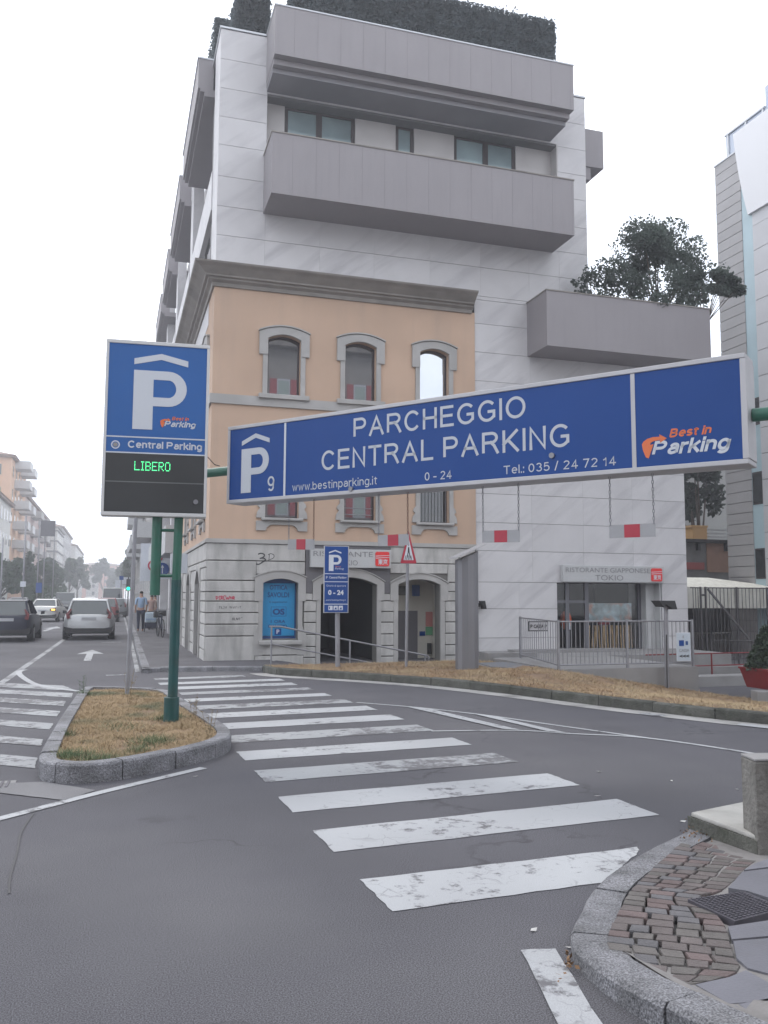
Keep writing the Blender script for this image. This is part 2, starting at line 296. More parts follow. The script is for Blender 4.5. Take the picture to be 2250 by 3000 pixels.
def blade_mesh(name, base, hgt, wid, m, parent=None, kind='stuff', flat=.6):
    base = np.asarray(base, float); n = len(base); th = RNG.uniform(0, 2*math.pi, n); h = hgt*RNG.uniform(.5, 1.4, n)
    lean = RNG.uniform(0, 1, n)**.5*flat*h*2.2; up = h*RNG.uniform(.3, 1, n)
    tip = base+np.stack([np.cos(th)*lean, np.sin(th)*lean, up], 1); sd_ = np.stack([-np.sin(th), np.cos(th), 0*th], 1)*wid/2
    V = np.stack([base-sd_, base+sd_, tip], 1).reshape(-1, 3)
    me = bpy.data.meshes.new(name); me.vertices.add(3*n); me.vertices.foreach_set('co', V.ravel()); me.loops.add(3*n); me.loops.foreach_set('vertex_index', np.arange(3*n, dtype=np.int32))
    me.polygons.add(n); me.polygons.foreach_set('loop_start', np.arange(0, 3*n, 3, dtype=np.int32)); me.update(calc_edges=True); me.materials.append(m)
    ob = bpy.data.objects.new(name, me); col_link(ob)
    if parent is not None: ob.parent = parent
    if kind: ob['kind'] = kind
    return ob
def inpoly(x, y, poly):
    c = False; n = len(poly)
    for i in range(n):
        x1, y1 = poly[i]; x2, y2 = poly[i-1]
        if (y1 > y) != (y2 > y) and x < (x2-x1)*(y-y1)/(y2-y1)+x1: c = not c
    return c
def catmull(P, n=6):
    out = []; P = [Vector(p) for p in P]
    for i in range(len(P)-1):
        p0 = P[max(i-1, 0)]; p1 = P[i]; p2 = P[i+1]; p3 = P[min(i+2, len(P)-1)]
        for k in range(n):
            t = k/n; out.append(.5*((2*p1)+(p2-p0)*t+(2*p0-5*p1+4*p2-p3)*t*t+(3*p1-p0-3*p2+p3)*t**3))
    out.append(P[-1]); return out
def resample(P, step):
    out = [P[0]]; acc = 0
    for a, b in zip(P, P[1:]):
        L_ = (b-a).length; d = step-acc
        while d <= L_: out.append(a+(b-a)*(d/L_)); d += step
        acc = L_-(d-step)
    return out
def _arc(cx, cy, rx, ry, a0, a1, n=14): return [(cx+rx*math.cos(math.radians(a0+(a1-a0)*k/n)), cy+ry*math.sin(math.radians(a0+(a1-a0)*k/n))) for k in range(n+1)]
_bowl = _arc(.25, .36, .25, .36, 0, 360, 24)
# a plain grotesque alphabet drawn as stroke centre lines, capitals one unit high: (strokes, width)
GL = {'P': ([[(0, 0), (0, 1), (.36, 1)]+_arc(.36, .745, .24, .255, 90, -90)[1:]+[(0, .49)]], .60),
      'A': ([[(0, 0), (.35, 1), (.70, 0)], [(.13, .34), (.57, .34)]], .70),
      'R': ([[(0, 0), (0, 1), (.38, 1)]+_arc(.38, .76, .24, .24, 90, -90)[1:]+[(0, .52)], [(.36, .52), (.50, .36), (.66, 0)]], .66),
      'C': ([_arc(.36, .5, .36, .5, 38, 322, 24)], .68), 'H': ([[(0, 0), (0, 1)], [(.60, 0), (.60, 1)], [(0, .53), (.60, .53)]], .60),
      'E': ([[(.56, 0), (0, 0), (0, 1), (.54, 1)], [(0, .53), (.50, .53)]], .56), 'B': ([[(0, 0), (0, 1), (.34, 1)]+_arc(.34, .765, .20, .235, 90, -90)[1:]+[(0, .53)], [(.34, .53)]+_arc(.34, .265, .25, .265, 90, -90)[1:]+[(0, 0)]], .60),
      'G': ([_arc(.38, .5, .38, .5, 42, 318, 24)+[(.70, .18), (.70, .46), (.40, .46)]], .72), 'I': ([[(0, 0), (0, 1)]], .0), 'O': ([_arc(.39, .5, .39, .5, 0, 360, 28)], .78),
      'N': ([[(0, 0), (0, 1), (.60, 0), (.60, 1)]], .60), 'T': ([[(0, 1), (.60, 1)], [(.30, 1), (.30, 0)]], .60), 'L': ([[(0, 1), (0, 0), (.50, 0)]], .50), 'K': ([[(0, 0), (0, 1)], [(0, .36), (.58, 1)], [(.20, .55), (.62, 0)]], .62),
      'a': ([[(.03, .55)]+_arc(.25, .50, .20, .22, 160, 0, 8)+[(.45, 0)], [(.45, .42), (.22, .40)]+_arc(.20, .20, .20, .20, 90, 270, 10)+[(.36, .06), (.45, .17)]], .45),
      'b': ([[(0, 1), (0, 0)], _bowl], .50), 'p': ([[(0, .72), (0, -.28)], _bowl], .50), 'e': ([[(.01, .37), (.49, .37)]+_arc(.25, .36, .25, .36, 2, 318, 22)], .50),
      'g': ([_bowl, [(.50, .72), (.50, -.04)]+_arc(.25, -.05, .25, .23, 0, -150, 10)], .50), 'i': ([[(0, 0), (0, .66)], [(0, .965), (0, 1.0)]], .0), 'l': ([[(0, 0), (0, 1)]], .0),
      'k': ([[(0, 0), (0, 1)], [(0, .26), (.42, .72)], [(.16, .43), (.46, 0)]], .45), 'n': ([[(0, 0), (0, .72)], [(0, .46)]+_arc(.22, .48, .22, .24, 170, 0, 10)+[(.44, 0)]], .44), 'r': ([[(0, 0), (0, .72)], [(0, .45)]+_arc(.26, .40, .26, .32, 170, 88, 6)], .26),
      's': ([_arc(.22, .53, .20, .19, 25, 215, 10)+[(.22, .35)]+_arc(.22, .18, .22, .18, 50, -155, 10)], .44), 't': ([[(.12, .95), (.12, .12)]+_arc(.26, .13, .14, .13, 180, 280, 6), [(0, .72), (.28, .72)]], .28), 'w': ([[(0, .72), (.17, 0), (.33, .68), (.49, 0), (.66, .72)]], .66),
      '.': ([[(0, 0), (0, .07)]], .0), ':': ([[(0, 0), (0, .07)], [(0, .60), (0, .68)]], .0), '-': ([[(0, .36), (.30, .36)]], .30), '/': ([[(0, -.05), (.28, 1.05)]], .28),
      '0': ([_arc(.26, .5, .26, .5, 0, 360, 26)], .52), '1': ([[(.02, .72), (.22, .86), (.22, 1), (.22, 0)]], .30), '2': ([_arc(.26, .74, .25, .26, 165, -40, 12)+[(0, 0), (.52, 0)]], .52), '3': ([_arc(.24, .76, .23, .24, 160, -80, 12), _arc(.25, .27, .26, .27, 85, -160, 12)], .50),
      '4': ([[(.54, .26), (0, .26), (.38, 1), (.38, 0)]], .54), '5': ([[(.46, 1), (.08, 1), (.03, .52)]+_arc(.24, .32, .27, .32, 130, -155, 14)], .50), '7': ([[(0, 1), (.50, 1), (.16, 0)]], .50), '9': ([_arc(.25, .69, .25, .31, 0, 360, 20), [(.50, .69), (.47, .30)]+_arc(.25, .26, .22, .26, 10, -150, 8)], .50)}
def grotesque(fr, body, x0, x1, z0, z1, m_, par, wgt=.125, gap=.30):
    """letters built as flat strokes with mitred corners, fitted to x0..x1; z0..z1 is the height of the capitals"""
    h = z1-z0; t = h*wgt; hc = h-t; adv = lambda c: (.34 if c == ' ' else GL[c][1]+gap*(.82 if c in 'abegiklnprstw.:' else 1)); tot = sum(adv(c) for c in body)-gap; sc = (x1-x0-t)/tot; x = x0+t/2; mb = MB(fr)
    for c in body:
        if c == ' ': x += adv(c)*sc; continue
        for st in GL[c][0]:
            P = []
            for a, b in st:
                q = Vector((x+a*sc, z0+t/2+b*hc))
                if not P or (q-P[-1]).length > 1e-5: P.append(q)
            cl = (P[0]-P[-1]).length < 1e-4; n = len(P); Lq = []
            for i, p in enumerate(P):
                pr = P[i-1] if i else (P[-2] if cl else None); nx_ = P[i+1] if i < n-1 else (P[1] if cl else None)
                d0 = (p-pr).normalized() if pr is not None else None; d1 = (nx_-p).normalized() if nx_ is not None else None
                if d0 is None or d1 is None:
                    d = d1 if d0 is None else d0; nn = Vector((-d.y, d.x)); e = d*(-t/2 if d0 is None else t/2)
                    if len(st) > 8: e = e*0
                    Lq.append((p+e+nn*t/2, p+e-nn*t/2))
                else:
                    n0 = Vector((-d0.y, d0.x)); n1 = Vector((-d1.y, d1.x)); mm = (n0+n1); mm = mm.normalized() if mm.length > .01 else n0; k = min(1/max(mm.dot(n0), .3), 1.9); Lq.append((p+mm*t/2*k, p-mm*t/2*k))
            for (a, b), (c_, d_) in zip(Lq, Lq[1:]): mb.poly([(q.x, .003, q.y) for q in (a, c_, d_, b)])
        x += adv(c)*sc
    return mb.build('lettering', m_, par, fix=False)
# ------------------------------------------------------------ lines on the ground that several things share
K = [(3.2, 19.35), (3.22, 18.75), (3.55, 18.1), (4.6, 16.95), (5.65, 15.6), (6.5, 13.8), (7.1, 12.1), (7.66, 10.78), (8.3, 9.5), (9.2, 8.0), (10.5, 6.2)]
B = [(3.5, 19.62), (3.9, 19.62), (4.6, 19.62), (6.4, 19.62), (8.5, 19.5), (8.58, 15.78), (10.0, 15.76), (11.85, 15.6), (12.3, 13.2), (12.9, 11.0), (14.2, 9.0)]
BH = [.1, .11, .12, .13, .13, .2, -.02, -.30, -.32, -.32, -.32]
GR = [(k[0]+.3*(b[0]-k[0]), k[1]+.3*(b[1]-k[1])) for k, b in zip(K, B)]
LOW = GR[5:]+[(29.2, 3), (29.2, 32), (9.6, 32), (9.3, 21.75), (8.9, 19.8)]
def smooth(t): t = max(0, min(1, t)); return t*t*(3-2*t)
def gh(x, y):
    if 3.7 <= x <= 9.0 and 19.7 <= y <= 21.75: return .09-.72*smooth((x-3.6)/3.6)
    if x > 5 and inpoly(x, y, LOW): return -.36
    return 0.0
# ground sheet: a fine grid round the junction, coarse sheets outside it
gx = np.arange(-6, 30.01, .3); gy = np.arange(-3, 33.01, .3)
m = MB()
for y in gy:
    for x in gx: m.v.append((float(x), float(y), gh(x, y)))
nx = len(gx)
for j in range(len(gy)-1):
    for i in range(nx-1): a = j*nx+i; m.f.append([a, a+1, a+nx+1, a+nx])
X0, X1, Y0, Y1 = float(gx[0]), float(gx[-1]), float(gy[0]), float(gy[-1])
for a, b, c, d in ((-118, X0, -28, 470), (X1, 118, -28, 470), (X0, X1, -28, Y0), (X0, X1, Y1, 470)): m.quad((a, c, 0), (b, c, 0), (b, d, 0), (a, d, 0))
road = m.build('road', asphalt, kind='structure', fix=False)
DZ = [0.0]
def dz_(): DZ[0] += .00008; return DZ[0]
def decal(name, pts, mt, z=.004, label=None):
    z = z+dz_(); return MB().poly_(pts, z).build(name, mt, road, fix=False, label=label)
def _poly(s, pts, z): s.poly([(p[0], p[1], z) for p in pts]); return s
MB.poly_ = _poly
def line(name, pts, w, mt, z=.004, n=5, label=None):
    P = catmull([(a, b, 0) for a, b in pts], n) if len(pts) > 2 else [Vector((a, b, 0)) for a, b in pts]
    mb = MB(); Lp = []; Rp = []; z = z+dz_()
    for i, p in enumerate(P):
        d = (P[min(i+1, len(P)-1)]-P[max(i-1, 0)]).normalized(); o = Vector((-d.y, d.x, 0))*w/2; Lp.append(mb.P(*(p+o+Vector((0, 0, z))))); Rp.append(mb.P(*(p-o+Vector((0, 0, z)))))
    for i in range(len(P)-1): mb.f.append([Rp[i], Rp[i+1], Lp[i+1], Lp[i]])
    return mb.build(name, mt, road, fix=False, label=label)
def rough_edge(pts, n=9, a=.012):      # hand painted edge that wavers
    out = []
    for p, q in zip(pts, pts[1:]+pts[:1]):
        for k in range(n): t = k/n; out.append((p[0]+(q[0]-p[0])*t+random.uniform(-a, a)*.6, p[1]+(q[1]-p[1])*t+random.uniform(-a, a)*.6))
    return out
bot = [4.53, 5.65, 6.75, 7.9, 8.97, 10.06, 11.1, 12.15, 13.09, 14.1, 15.1, 16.0, 16.9, 17.9]
top = [5.08, 6.2, 7.3, 8.43, 9.5, 10.6, 11.62, 12.65, 13.58, 14.52, 15.5, 16.48, 17.32, 18.3]
Lx = [1.45, 1.42, 1.37, 1.35, 1.32, 1.33, 1.33, 1.28, 1.25, 1.15, 1.14, 1.12, .88, .84]
Rx = [3.3, 4.04, 3.99, 3.95, 3.90, 3.85, 3.81, 3.75, 3.64, 3.54, 3.46, 3.35, 3.28, 2.66]
for i in range(14):
    if i == 0: pts = [(1.46, 4.53), (2.76, 4.62), (3.05, 4.86), (3.33, 5.10), (3.38, 5.19), (1.43, 5.07)]
    else: pts = [(Lx[i], bot[i]), (Rx[i], bot[i]+.25), (Rx[i]-.03, top[i]+.25), (Lx[i]-.02, top[i])]
    decal('zebra_stripe', rough_edge(pts), road_paint if i in (1, 0, 2, 4, 6, 7, 9, 11, 12) else road_paint_old)
LZ = [((-3.2, 18.9), (-3.1, 18.2), (-.55, 16.2), (-.83, 17.23)), ((-3, 17.7), (-2.9, 17.0), (-.6, 15.19), (-.61, 15.85)), ((-2.9, 16.4), (-2.8, 15.7), (-.67, 14.08), (-.66, 14.7)), ((-2.8, 15.1), (-2.7, 14.5), (-.69, 12.88), (-.67, 13.46)), ((-2.7, 13.8), (-2.6, 13.25), (-.7, 11.66), (-.69, 12.2)), ((-2.6, 12.45), (-2.5, 11.9), (-.71, 10.42), (-.72, 10.9)), ((-2.5, 11.1), (-2.4, 10.5), (-.67, 9.12), (-.69, 9.7))]
for q in LZ: decal('zebra_stripe', rough_edge(list(q)), road_paint_old)
line('kerbside_line', [(.88, 8.70), (-.04, 7.88), (-.53, 7.39), (-.9, 7.02), (-1.6, 6.3)], .1, road_paint)
line('lane_line', [(-1.7, 60), (-1.74, 36.2), (-1.93, 21.16), (-1.98, 18.1), (-2.1, 16.4)], .14, road_paint_old)
line('curved_line', [(-1.83, 21.1), (-1.9, 20.4), (-1.62, 18.77), (-1.25, 17.4), (-.52, 16.15)], .12, road_paint)
decal('arrow_marking', [(-.57, 28.3), (-.95, 26.3), (-.68, 26.4), (-.68, 23.6), (-.5, 23.6), (-.5, 26.4), (-.22, 26.3)], road_paint)
decal('arrow_marking', [(-2.85, 50), (-3.3, 47), (-3.05, 47), (-3.15, 43.5), (-2.95, 43.5), (-2.8, 47), (-2.5, 47.3)], road_paint)
line('stop_line', [(-.35, 32.6), (.3, 32.8)], .25, road_paint_old); line('kerbside_line', [(.55, 19.9), (.66, 35), (.85, 74)], .1, road_paint_old); line('dash_marking', [(-.1, 19.2), (.35, 19.25)], .14, road_paint)
line('hatched_border', [(3.80, 10.27), (4.84, 10.04), (5.39, 9.61), (6.08, 9.08), (6.62, 7.75), (7.0, 6.2)], .07, road_paint)
line('hatched_border', [(3.69, 13.34), (4.41, 12.48), (5.04, 11.43), (5.51, 10.35), (6.08, 9.08)], .07, road_paint)
decal('hatched_bar', [(4.25, 12.66), (4.72, 10.17), (4.9, 10.04), (4.5, 12.36)], road_paint, .008); decal('hatched_bar', [(4.92, 11.6), (5.17, 9.85), (5.34, 9.68), (5.1, 11.3)], road_paint, .008)
decal('wide_edge_line', rough_edge([(1.88, 3.87), (1.70, 3.19), (1.56, 2.5), (1.72, 2.5), (1.86, 3.12), (2.04, 3.84)], 5, .006), road_paint)
decal('pale_asphalt_patch', rough_edge([G(-60, 2300), G(0, 2297), G(130, 2292), G(280, 2317), G(190, 2347), G(0, 2325), G(-60, 2318)], 6, .01), asph_light, .004)
line('tar_crack', [G(98, 2385), G(62, 2440), G(50, 2500), G(30, 2570), G(26, 2620)], .012, black_paint if False else mat('tar', (.03, .03, .034), .6), .003)
# pieces of litter and leaves lying on the asphalt
litter_m = mat('litter_paper', (.55, .54, .52), .8); leaf_m = mat('dead_leaf', (.22, .13, .07), .9, rv=.4)
for i, (px, py) in enumerate([(1565, 2716), (573, 2270), (1755, 2256), (2160, 2308), (1968, 2283), (1750, 2327), (2002, 2401), (1670, 2767), (345, 2143)]):
    x, y = G(px, py, .02 if i != 8 else .2); z = .006 if i != 8 else .2; a = random.uniform(0, 3); l = random.uniform(.02, .045)
    q = MB(); u = Vector((math.cos(a), math.sin(a), 0)); w = Vector((-u.y, u.x, .3))*.4
    q.poly([tuple(Vector((x, y, z))+k) for k in (u*l+w*.01, w*l, -u*l+Vector((0, 0, .008)), -w*l*.7+Vector((0, 0, .0)))])
    props(q.build('litter', litter_m, fix=False), ['scrap of white paper on the asphalt left of the pavement corner', 'white scrap on the asphalt in front of the grass island', 'white scrap on the road beyond the third crosswalk stripe', 'thin white scrap on the road left of the concrete post', 'small scrap on the asphalt between the crosswalk and the hatched marking', 'faint scrap on the asphalt near the crosswalk end', 'crumpled white scrap in the gutter by the white topped ledge', 'scrap lying against the curved granite kerb', 'scrap of paper in the dry grass of the island'][i], 'litter', 'scraps of litter on the ground')
LV = []
for k in range(60):
    px = random.choice([random.gauss(2030, 25), random.gauss(1668, 12)]); py = 2440+random.gauss(0, 18) if px > 1900 else random.uniform(2760, 2890)
    x, y = G(px, py, .02); LV.append((x, y, .02+random.uniform(0, .02)))
leaf_mesh('fallen_leaves', LV, .015, leaf_m, None, kind='stuff')

def offset_line(P, d):
    out = []
    for i, p in enumerate(P): t = (P[min(i+1, len(P)-1)]-P[max(i-1, 0)]).normalized(); out.append(p+Vector((-t.y, t.x, 0))*d)
    return out
def kerb_line(name, P, step, w, z1, m_, z0=-.1, jitter=.006, side=1, cap=None):
    """a kerb as single stones with recessed joints; P is the outer foot line; the stones lie on the left (side=1) or right"""
    root = thing(name, None, None); root['kind'] = 'structure'
    P = [Vector((p[0], p[1], 0)) for p in P]; pts = catmull(P, 8) if len(P) > 2 else P; st = resample(pts, step)
    if (pts[-1]-st[-1]).length > .15: st.append(pts[-1])
    def nrm(p):
        i = min(range(len(pts)), key=lambda k: (pts[k]-p).length); d = (pts[min(i+1, len(pts)-1)]-pts[max(i-1, 0)]).normalized(); return Vector((-d.y, d.x, 0))*side
    for a, b in zip(st, st[1:]):
        d = (b-a).normalized(); a2 = a+d*.006; b2 = b-d*.006; na, nb = nrm(a), nrm(b); mid = []
        j = random.uniform(-jitter, jitter); zt = z1(a) if callable(z1) else z1; zb = z1(b) if callable(z1) else z1
        mb = MB(); rows = []; ins = [(a2, na, zt)]
        for q_ in (.25, .5, .75):
            c_ = a.lerp(b, q_); i = min(range(len(pts)), key=lambda k: (pts[k]-c_).length); j0 = pts[max(i-1, 0)]; j1 = pts[min(i+1, len(pts)-1)]; dd = (j1-j0); f_ = max(0, min(1, (c_-j0).dot(dd)/dd.dot(dd))); mo = (j0.lerp(pts[i], f_*2) if f_ < .5 else pts[i].lerp(j1, f_*2-1)); ins.append((mo, nrm(mo), zt+(zb-zt)*q_))
        for p, nn, z in ins+[(b2, nb, zb)]:
            rows.append([mb.P(*(p+nn*s_+Vector((0, 0, q)))) for s_, q in ((j, z0), (j, z-.02+j), (j+.018, z+j), (w, z+j), (w, z0))])
        for r1, r2 in zip(rows, rows[1:]):
            for k in range(5): mb.f.append([r1[k], r1[(k+1) % 5], r2[(k+1) % 5], r2[k]])
        mb.f.append(rows[0]); mb.f.append(rows[-1][::-1])
        mb.build('kerb_stone', m_, root)
    return root
# ---- traffic island
ISL = [(-.62, 8.95), (-.58, 8.55), (-.40, 8.35), (-.16, 8.28), (.25, 8.44), (.80, 8.92), (1.18, 9.42), (1.30, 10.1), (1.20, 11.3), (1.08, 12.4), (.97, 13.6), (.86, 14.45), (.40, 14.9), (-.25, 15.25), (-.45, 14.9), (-.53, 13.0), (-.60, 10.6), (-.62, 8.95)]
kerb_line('island_kerb', ISL, .62, .15, .17, granite, side=1)
isl_in = [(x*.985 if x > 0 else x*.97, y) for x, y in ISL[:-1]]
m = MB(); m.poly_([(p.x, p.y) for p in offset_line(catmull([(a, b, 0) for a, b in ISL], 6), .07)[:-1]], .135); m.build('island_soil', soil, kind='structure', fix=False)
poly = [(x, y) for x, y in ISL]; pts = []
while len(pts) < 60000:
    x = random.uniform(-.5, 1.2); y = 8.4+(15.2-8.4)*random.random()
    if inpoly(x, y, poly) and inpoly(x+.13, y, poly) and inpoly(x-.13, y, poly) and inpoly(x, y-.13, poly) and inpoly(x, y+.13, poly):
        if mnoise.noise(Vector((x*3.2, y*3.2, 0)))*1.5+random.uniform(-.6, .6) > -.3: pts.append((x, y, .13))
blade_mesh('dry_island_grass', pts, .045, .006, straw_green, flat=1.1)
wp_ = []
for cx_, cy_, r_, k_ in ((-.38, 8.85, .22, 900), (-.1, 8.62, .18, 500), (.45, 9.5, .22, 650), (.3, 9.0, .12, 250), (-.45, 10.2, .1, 250), (-.38, 14.3, .1, 350), (.8, 11.3, .14, 300), (.62, 11.2, .12, 260), (.1, 10.6, .3, 260)):
    for _ in range(k_):
        x, y = random.gauss(cx_, r_*.5), random.gauss(cy_, r_*.6)
        if inpoly(x, y, poly) and x > -.48: wp_.append((x, y, .13))
blade_mesh('green_weeds', wp_, .085, .006, weed_green, flat=.7)
for cx_, cy_, h_, l_ in ((.98, 11.0, .42, 'dry weed stalk on the grass island right of the teal post'), (1.02, 9.55, .36, 'dry weed stalk at the right corner of the grass island'), (.27, 13.0, .5, 'dry weed stalk in front of the slim pole on the island'), (-.42, 14.2, .38, 'leafy weed at the far left end of the grass island')):
    wd_ = thing('weed', l_, 'weed', (cx_, cy_, .13)); mb = MB()
    for _ in range(5):
        a_ = Vector((cx_+random.uniform(-.03, .03), cy_, .13)); b_ = a_+Vector((random.uniform(-.08, .08), random.uniform(-.05, .05), h_*random.uniform(.6, 1))); mb.tube(a_, b_, .003, 4, .0015)
        for k_ in range(6): c_ = a_.lerp(b_, random.uniform(.2, 1)); mb.tube(c_, c_+Vector((random.uniform(-.05, .05), random.uniform(-.03, .03), random.uniform(.0, .04))), .004, 4, .001)
    mb.build('stalk', weed_green if cx_ < 0 else mat('dry_stalk', (.22, .17, .10), .9), wd_)
# ---- verge along the junction
Kc = catmull([(a, b, 0) for a, b in K], 8); Bc = catmull([(b[0], b[1], h) for b, h in zip(B, BH)], 8); NS = 12
m = MB(); VG = []
for i, (k, b) in enumerate(zip(Kc, Bc)):
    row = []
    for s in range(NS+1):
        t = s/NS; x = k.x+.1*(1 if s == 0 else 0)+(b.x-k.x)*t; y = k.y+(b.y-k.y)*t
        z = .145*(1-smooth(t*1.15))+b.z*smooth(t*1.15)+.035*mnoise.noise(Vector((x*.9, y*.9, 3)))*math.sin(math.pi*min(t*1.4, 1)); row.append((x, y, z))
    VG.append(row)
for row in VG:
    for p in row: m.v.append(p)
for i in range(len(VG)-1):
    for s in range(NS): a = i*(NS+1)+s; m.f.append([a, a+1, a+NS+2, a+NS+1])
m.build('verge_soil', soil, kind='structure', fix=False)
pts = []
while len(pts) < 80000:
    i = random.randrange(len(VG)-1); s = random.randrange(NS); a, b, c, d = VG[i][s], VG[i+1][s], VG[i+1][s+1], VG[i][s+1]; u, v = random.random(), random.random()
    if i < 3: continue
    ar = (Vector(b)-Vector(a)).length*(Vector(d)-Vector(a)).length
    if random.random() > ar/.25: continue
    p = [a[k]*(1-u)*(1-v)+b[k]*u*(1-v)+c[k]*u*v+d[k]*(1-u)*v for k in range(3)]
    if abs(p[0]-8.4) < .62 and abs(p[1]-17.75) < 1.1 and s > 2: 
        if random.random() < .93: continue
    if mnoise.noise(Vector((p[0]*1.9, p[1]*1.9, 9)))*1.4+random.uniform(-.6, .6) > -.3: pts.append((p[0], p[1], p[2]-.01))
blade_mesh('dry_verge_grass', pts, .055, .010, straw, flat=1.1)
kerb_line('verge_kerb', K, .95, .13, .15, granite_dark, side=-1 if False else 1)
Ko = offset_line(Kc, -.36); m = MB()
for i in range(6, len(Kc)-1): m.quad((*Kc[i].xy, .006), (*Kc[i+1].xy, .006), (*Ko[i+1].xy, .006), (*Ko[i].xy, .006))
m.build('gutter', gutter_m, road, fix=False)
for a, b in ((62, 66), (69, 73), (54, 56)):
    m = MB(); Ki = offset_line(Kc, -.16)
    for i in range(a, b): m.quad((*Ki[i].xy, .0105), (*Ki[i+1].xy, .0105), (*Ko[i+1].xy, .0105), (*Ko[i].xy, .0105))
    m.build('gutter_paint', road_paint, road, fix=False)
# ---- pavement along the street
m = MB(); m.slab([(.72, 19.86), (2.35, 19.8), (3.2, 19.6), (3.75, 19.68), (3.75, 21.7), (2.3, 21.72), (2.3, 420), (1.9, 420), (1.12, 74), (.9, 35)], -.05, .095); m.build('pavement', sidewalk_m, kind='structure')
kerb_line('pavement_kerb', [(3.2, 19.45), (2.35, 19.68), (.68, 19.78), (.64, 19.9), (.70, 27), (.79, 35), (.86, 46)], 1.1, .17, .1, granite, side=-1)
m = MB(); m.slab([(.86, 46), (1.05, 46), (1.2, 74), (2, 420), (1.8, 420), (1.0, 74)], 0, .1); m.build('far_kerb', granite, kind='structure')
# ---- near right corner: kerb, porphyry setts, slabs, cover
zH = lambda x, y: (1640+x/2.6016, 2150+y/2.6026)
OUT = [(4.02, 5.50), (3.88, 5.38), (3.35, 5.06), (2.72, 4.59), (2.34, 4.12), (2.15, 3.88), (2.05, 3.68), (2.02, 3.45), (2.04, 3.13), (2.14, 2.75), (2.3, 2.35)]
kz = lambda p: .02+.09*smooth((4.6-p.y)/1.3)
kerb_line('corner_kerb', OUT, .85, .185, kz, granite, side=1, jitter=.004, z0=-.15)
inner = [zH(*p) for p in ((960, 800), (790, 950), (610, 1120), (535, 1200), (455, 1330), (385, 1480), (350, 1600), (385, 1690), (460, 1810), (545, 1930), (720, 1990))]
outer = [zH(*p) for p in ((1590, 960), (1460, 1010), (1270, 1190), (1060, 1260), (1230, 1420), (1300, 1560), (1340, 1720), (1400, 1800), (1290, 1860), (1120, 1915), (870, 1960))]
pz = .075
A_ = catmull([(*G(*p, pz*min(1, i/4)), pz*min(1, i/4)) for i, p in enumerate(inner)], 8); C_ = catmull([(*G(*p, pz*min(1, i/4)), pz*min(1, i/4)) for i, p in enumerate(outer)], 8)
m = MB()
pv = [(p.x, p.y, p.z-.016) for p in offset_line(catmull([(a, b, kz(Vector((a, b, 0)))) for a, b in OUT], 5), .2)]
m.poly(pv+[(2.9, 2.0, .074), (5.5, 2.0, .074), (5.5, 4.6, .0)]); m.build('pavement_bed', mat('pale_mortar', (.21, .20, .195), .95, .15, 8, .4, 60), kind='structure', fix=False)
pav = thing('corner_paving', None, None); pav['kind'] = 'structure'
sett = [mat('sett_'+n_, c, .8, .15, 9, .5, 60, rv=.12, speck=.15) for n_, c in (('brown', (.122, .104, .101)), ('grey', (.116, .112, .118)), ('pink', (.140, .106, .103)), ('olive', (.120, .110, .104)))]
def sett_piece(name, c4, zt, m_, h=.03, j=.0018, parent=pav):
    c = sum((Vector(p) for p in c4), Vector((0, 0, 0)))/4; mb = MB(); lo = []; hi = []; md = []
    dz = random.uniform(-j, j)
    for p in c4:
        p = Vector(p); p = p+Vector((random.uniform(-1, 1), random.uniform(-1, 1), 0))*.004; q = c+(p-c)*.93
        lo.append(mb.P(p.x, p.y, p.z-h)); md.append(mb.P(p.x, p.y, p.z-.007+dz)); hi.append(mb.P(q.x, q.y, p.z+dz))
    for k in range(4):
        l = (k+1) % 4; mb.f.append([lo[k], lo[l], md[l], md[k]]); mb.f.append([md[k], md[l], hi[l], hi[k]])
    mb.f.append(hi); return mb.build(name, m_, parent)
def atl(P, t): f = t*(len(P)-1); i = min(int(f), len(P)-2); return P[i].lerp(P[i+1], f-i)
mid = [(atl(A_, k/200)+atl(C_, k/200))/2 for k in range(201)]; cum = [0.0]
for p, q in zip(mid, mid[1:]): cum.append(cum[-1]+(q-p).length)
NR = max(8, round(cum[-1]/.088))
def tat(d):
    k = min(range(201), key=lambda i: abs(cum[i]-d)); return k/200
TT = [tat(cum[-1]*r/NR) for r in range(NR+1)]
for r in range(NR):
    t0, t1 = TT[r], TT[r+1]; w = ((atl(A_, t0)-atl(C_, t0)).length); nc = max(3, round(w/.118)); ofs = random.uniform(-.25, .25)
    cuts = [0]+[min(.97, max(.03, (k+ofs+random.uniform(-.08, .08))/nc)) for k in range(1, nc)]+[1]
    for a, b in zip(cuts, cuts[1:]):
        g = .006/max(w, .3); dt = (t1-t0)*.05
        def pt(t, s): return atl(A_, t).lerp(atl(C_, t), s)+Vector((0, 0, .010))
        sett_piece('sett', [pt(t0+dt, a+g), pt(t0+dt, b-g), pt(t1-dt, b-g), pt(t1-dt, a+g)], 0, random.choices(sett, (5, 3, 2, 4))[0])
slab_m = mat('slate_slab', (.150, .150, .172), .75, .08, 3, .25, 70, rv=.1, stain=(.11, .11, .12), samt=.4, sscale=5)
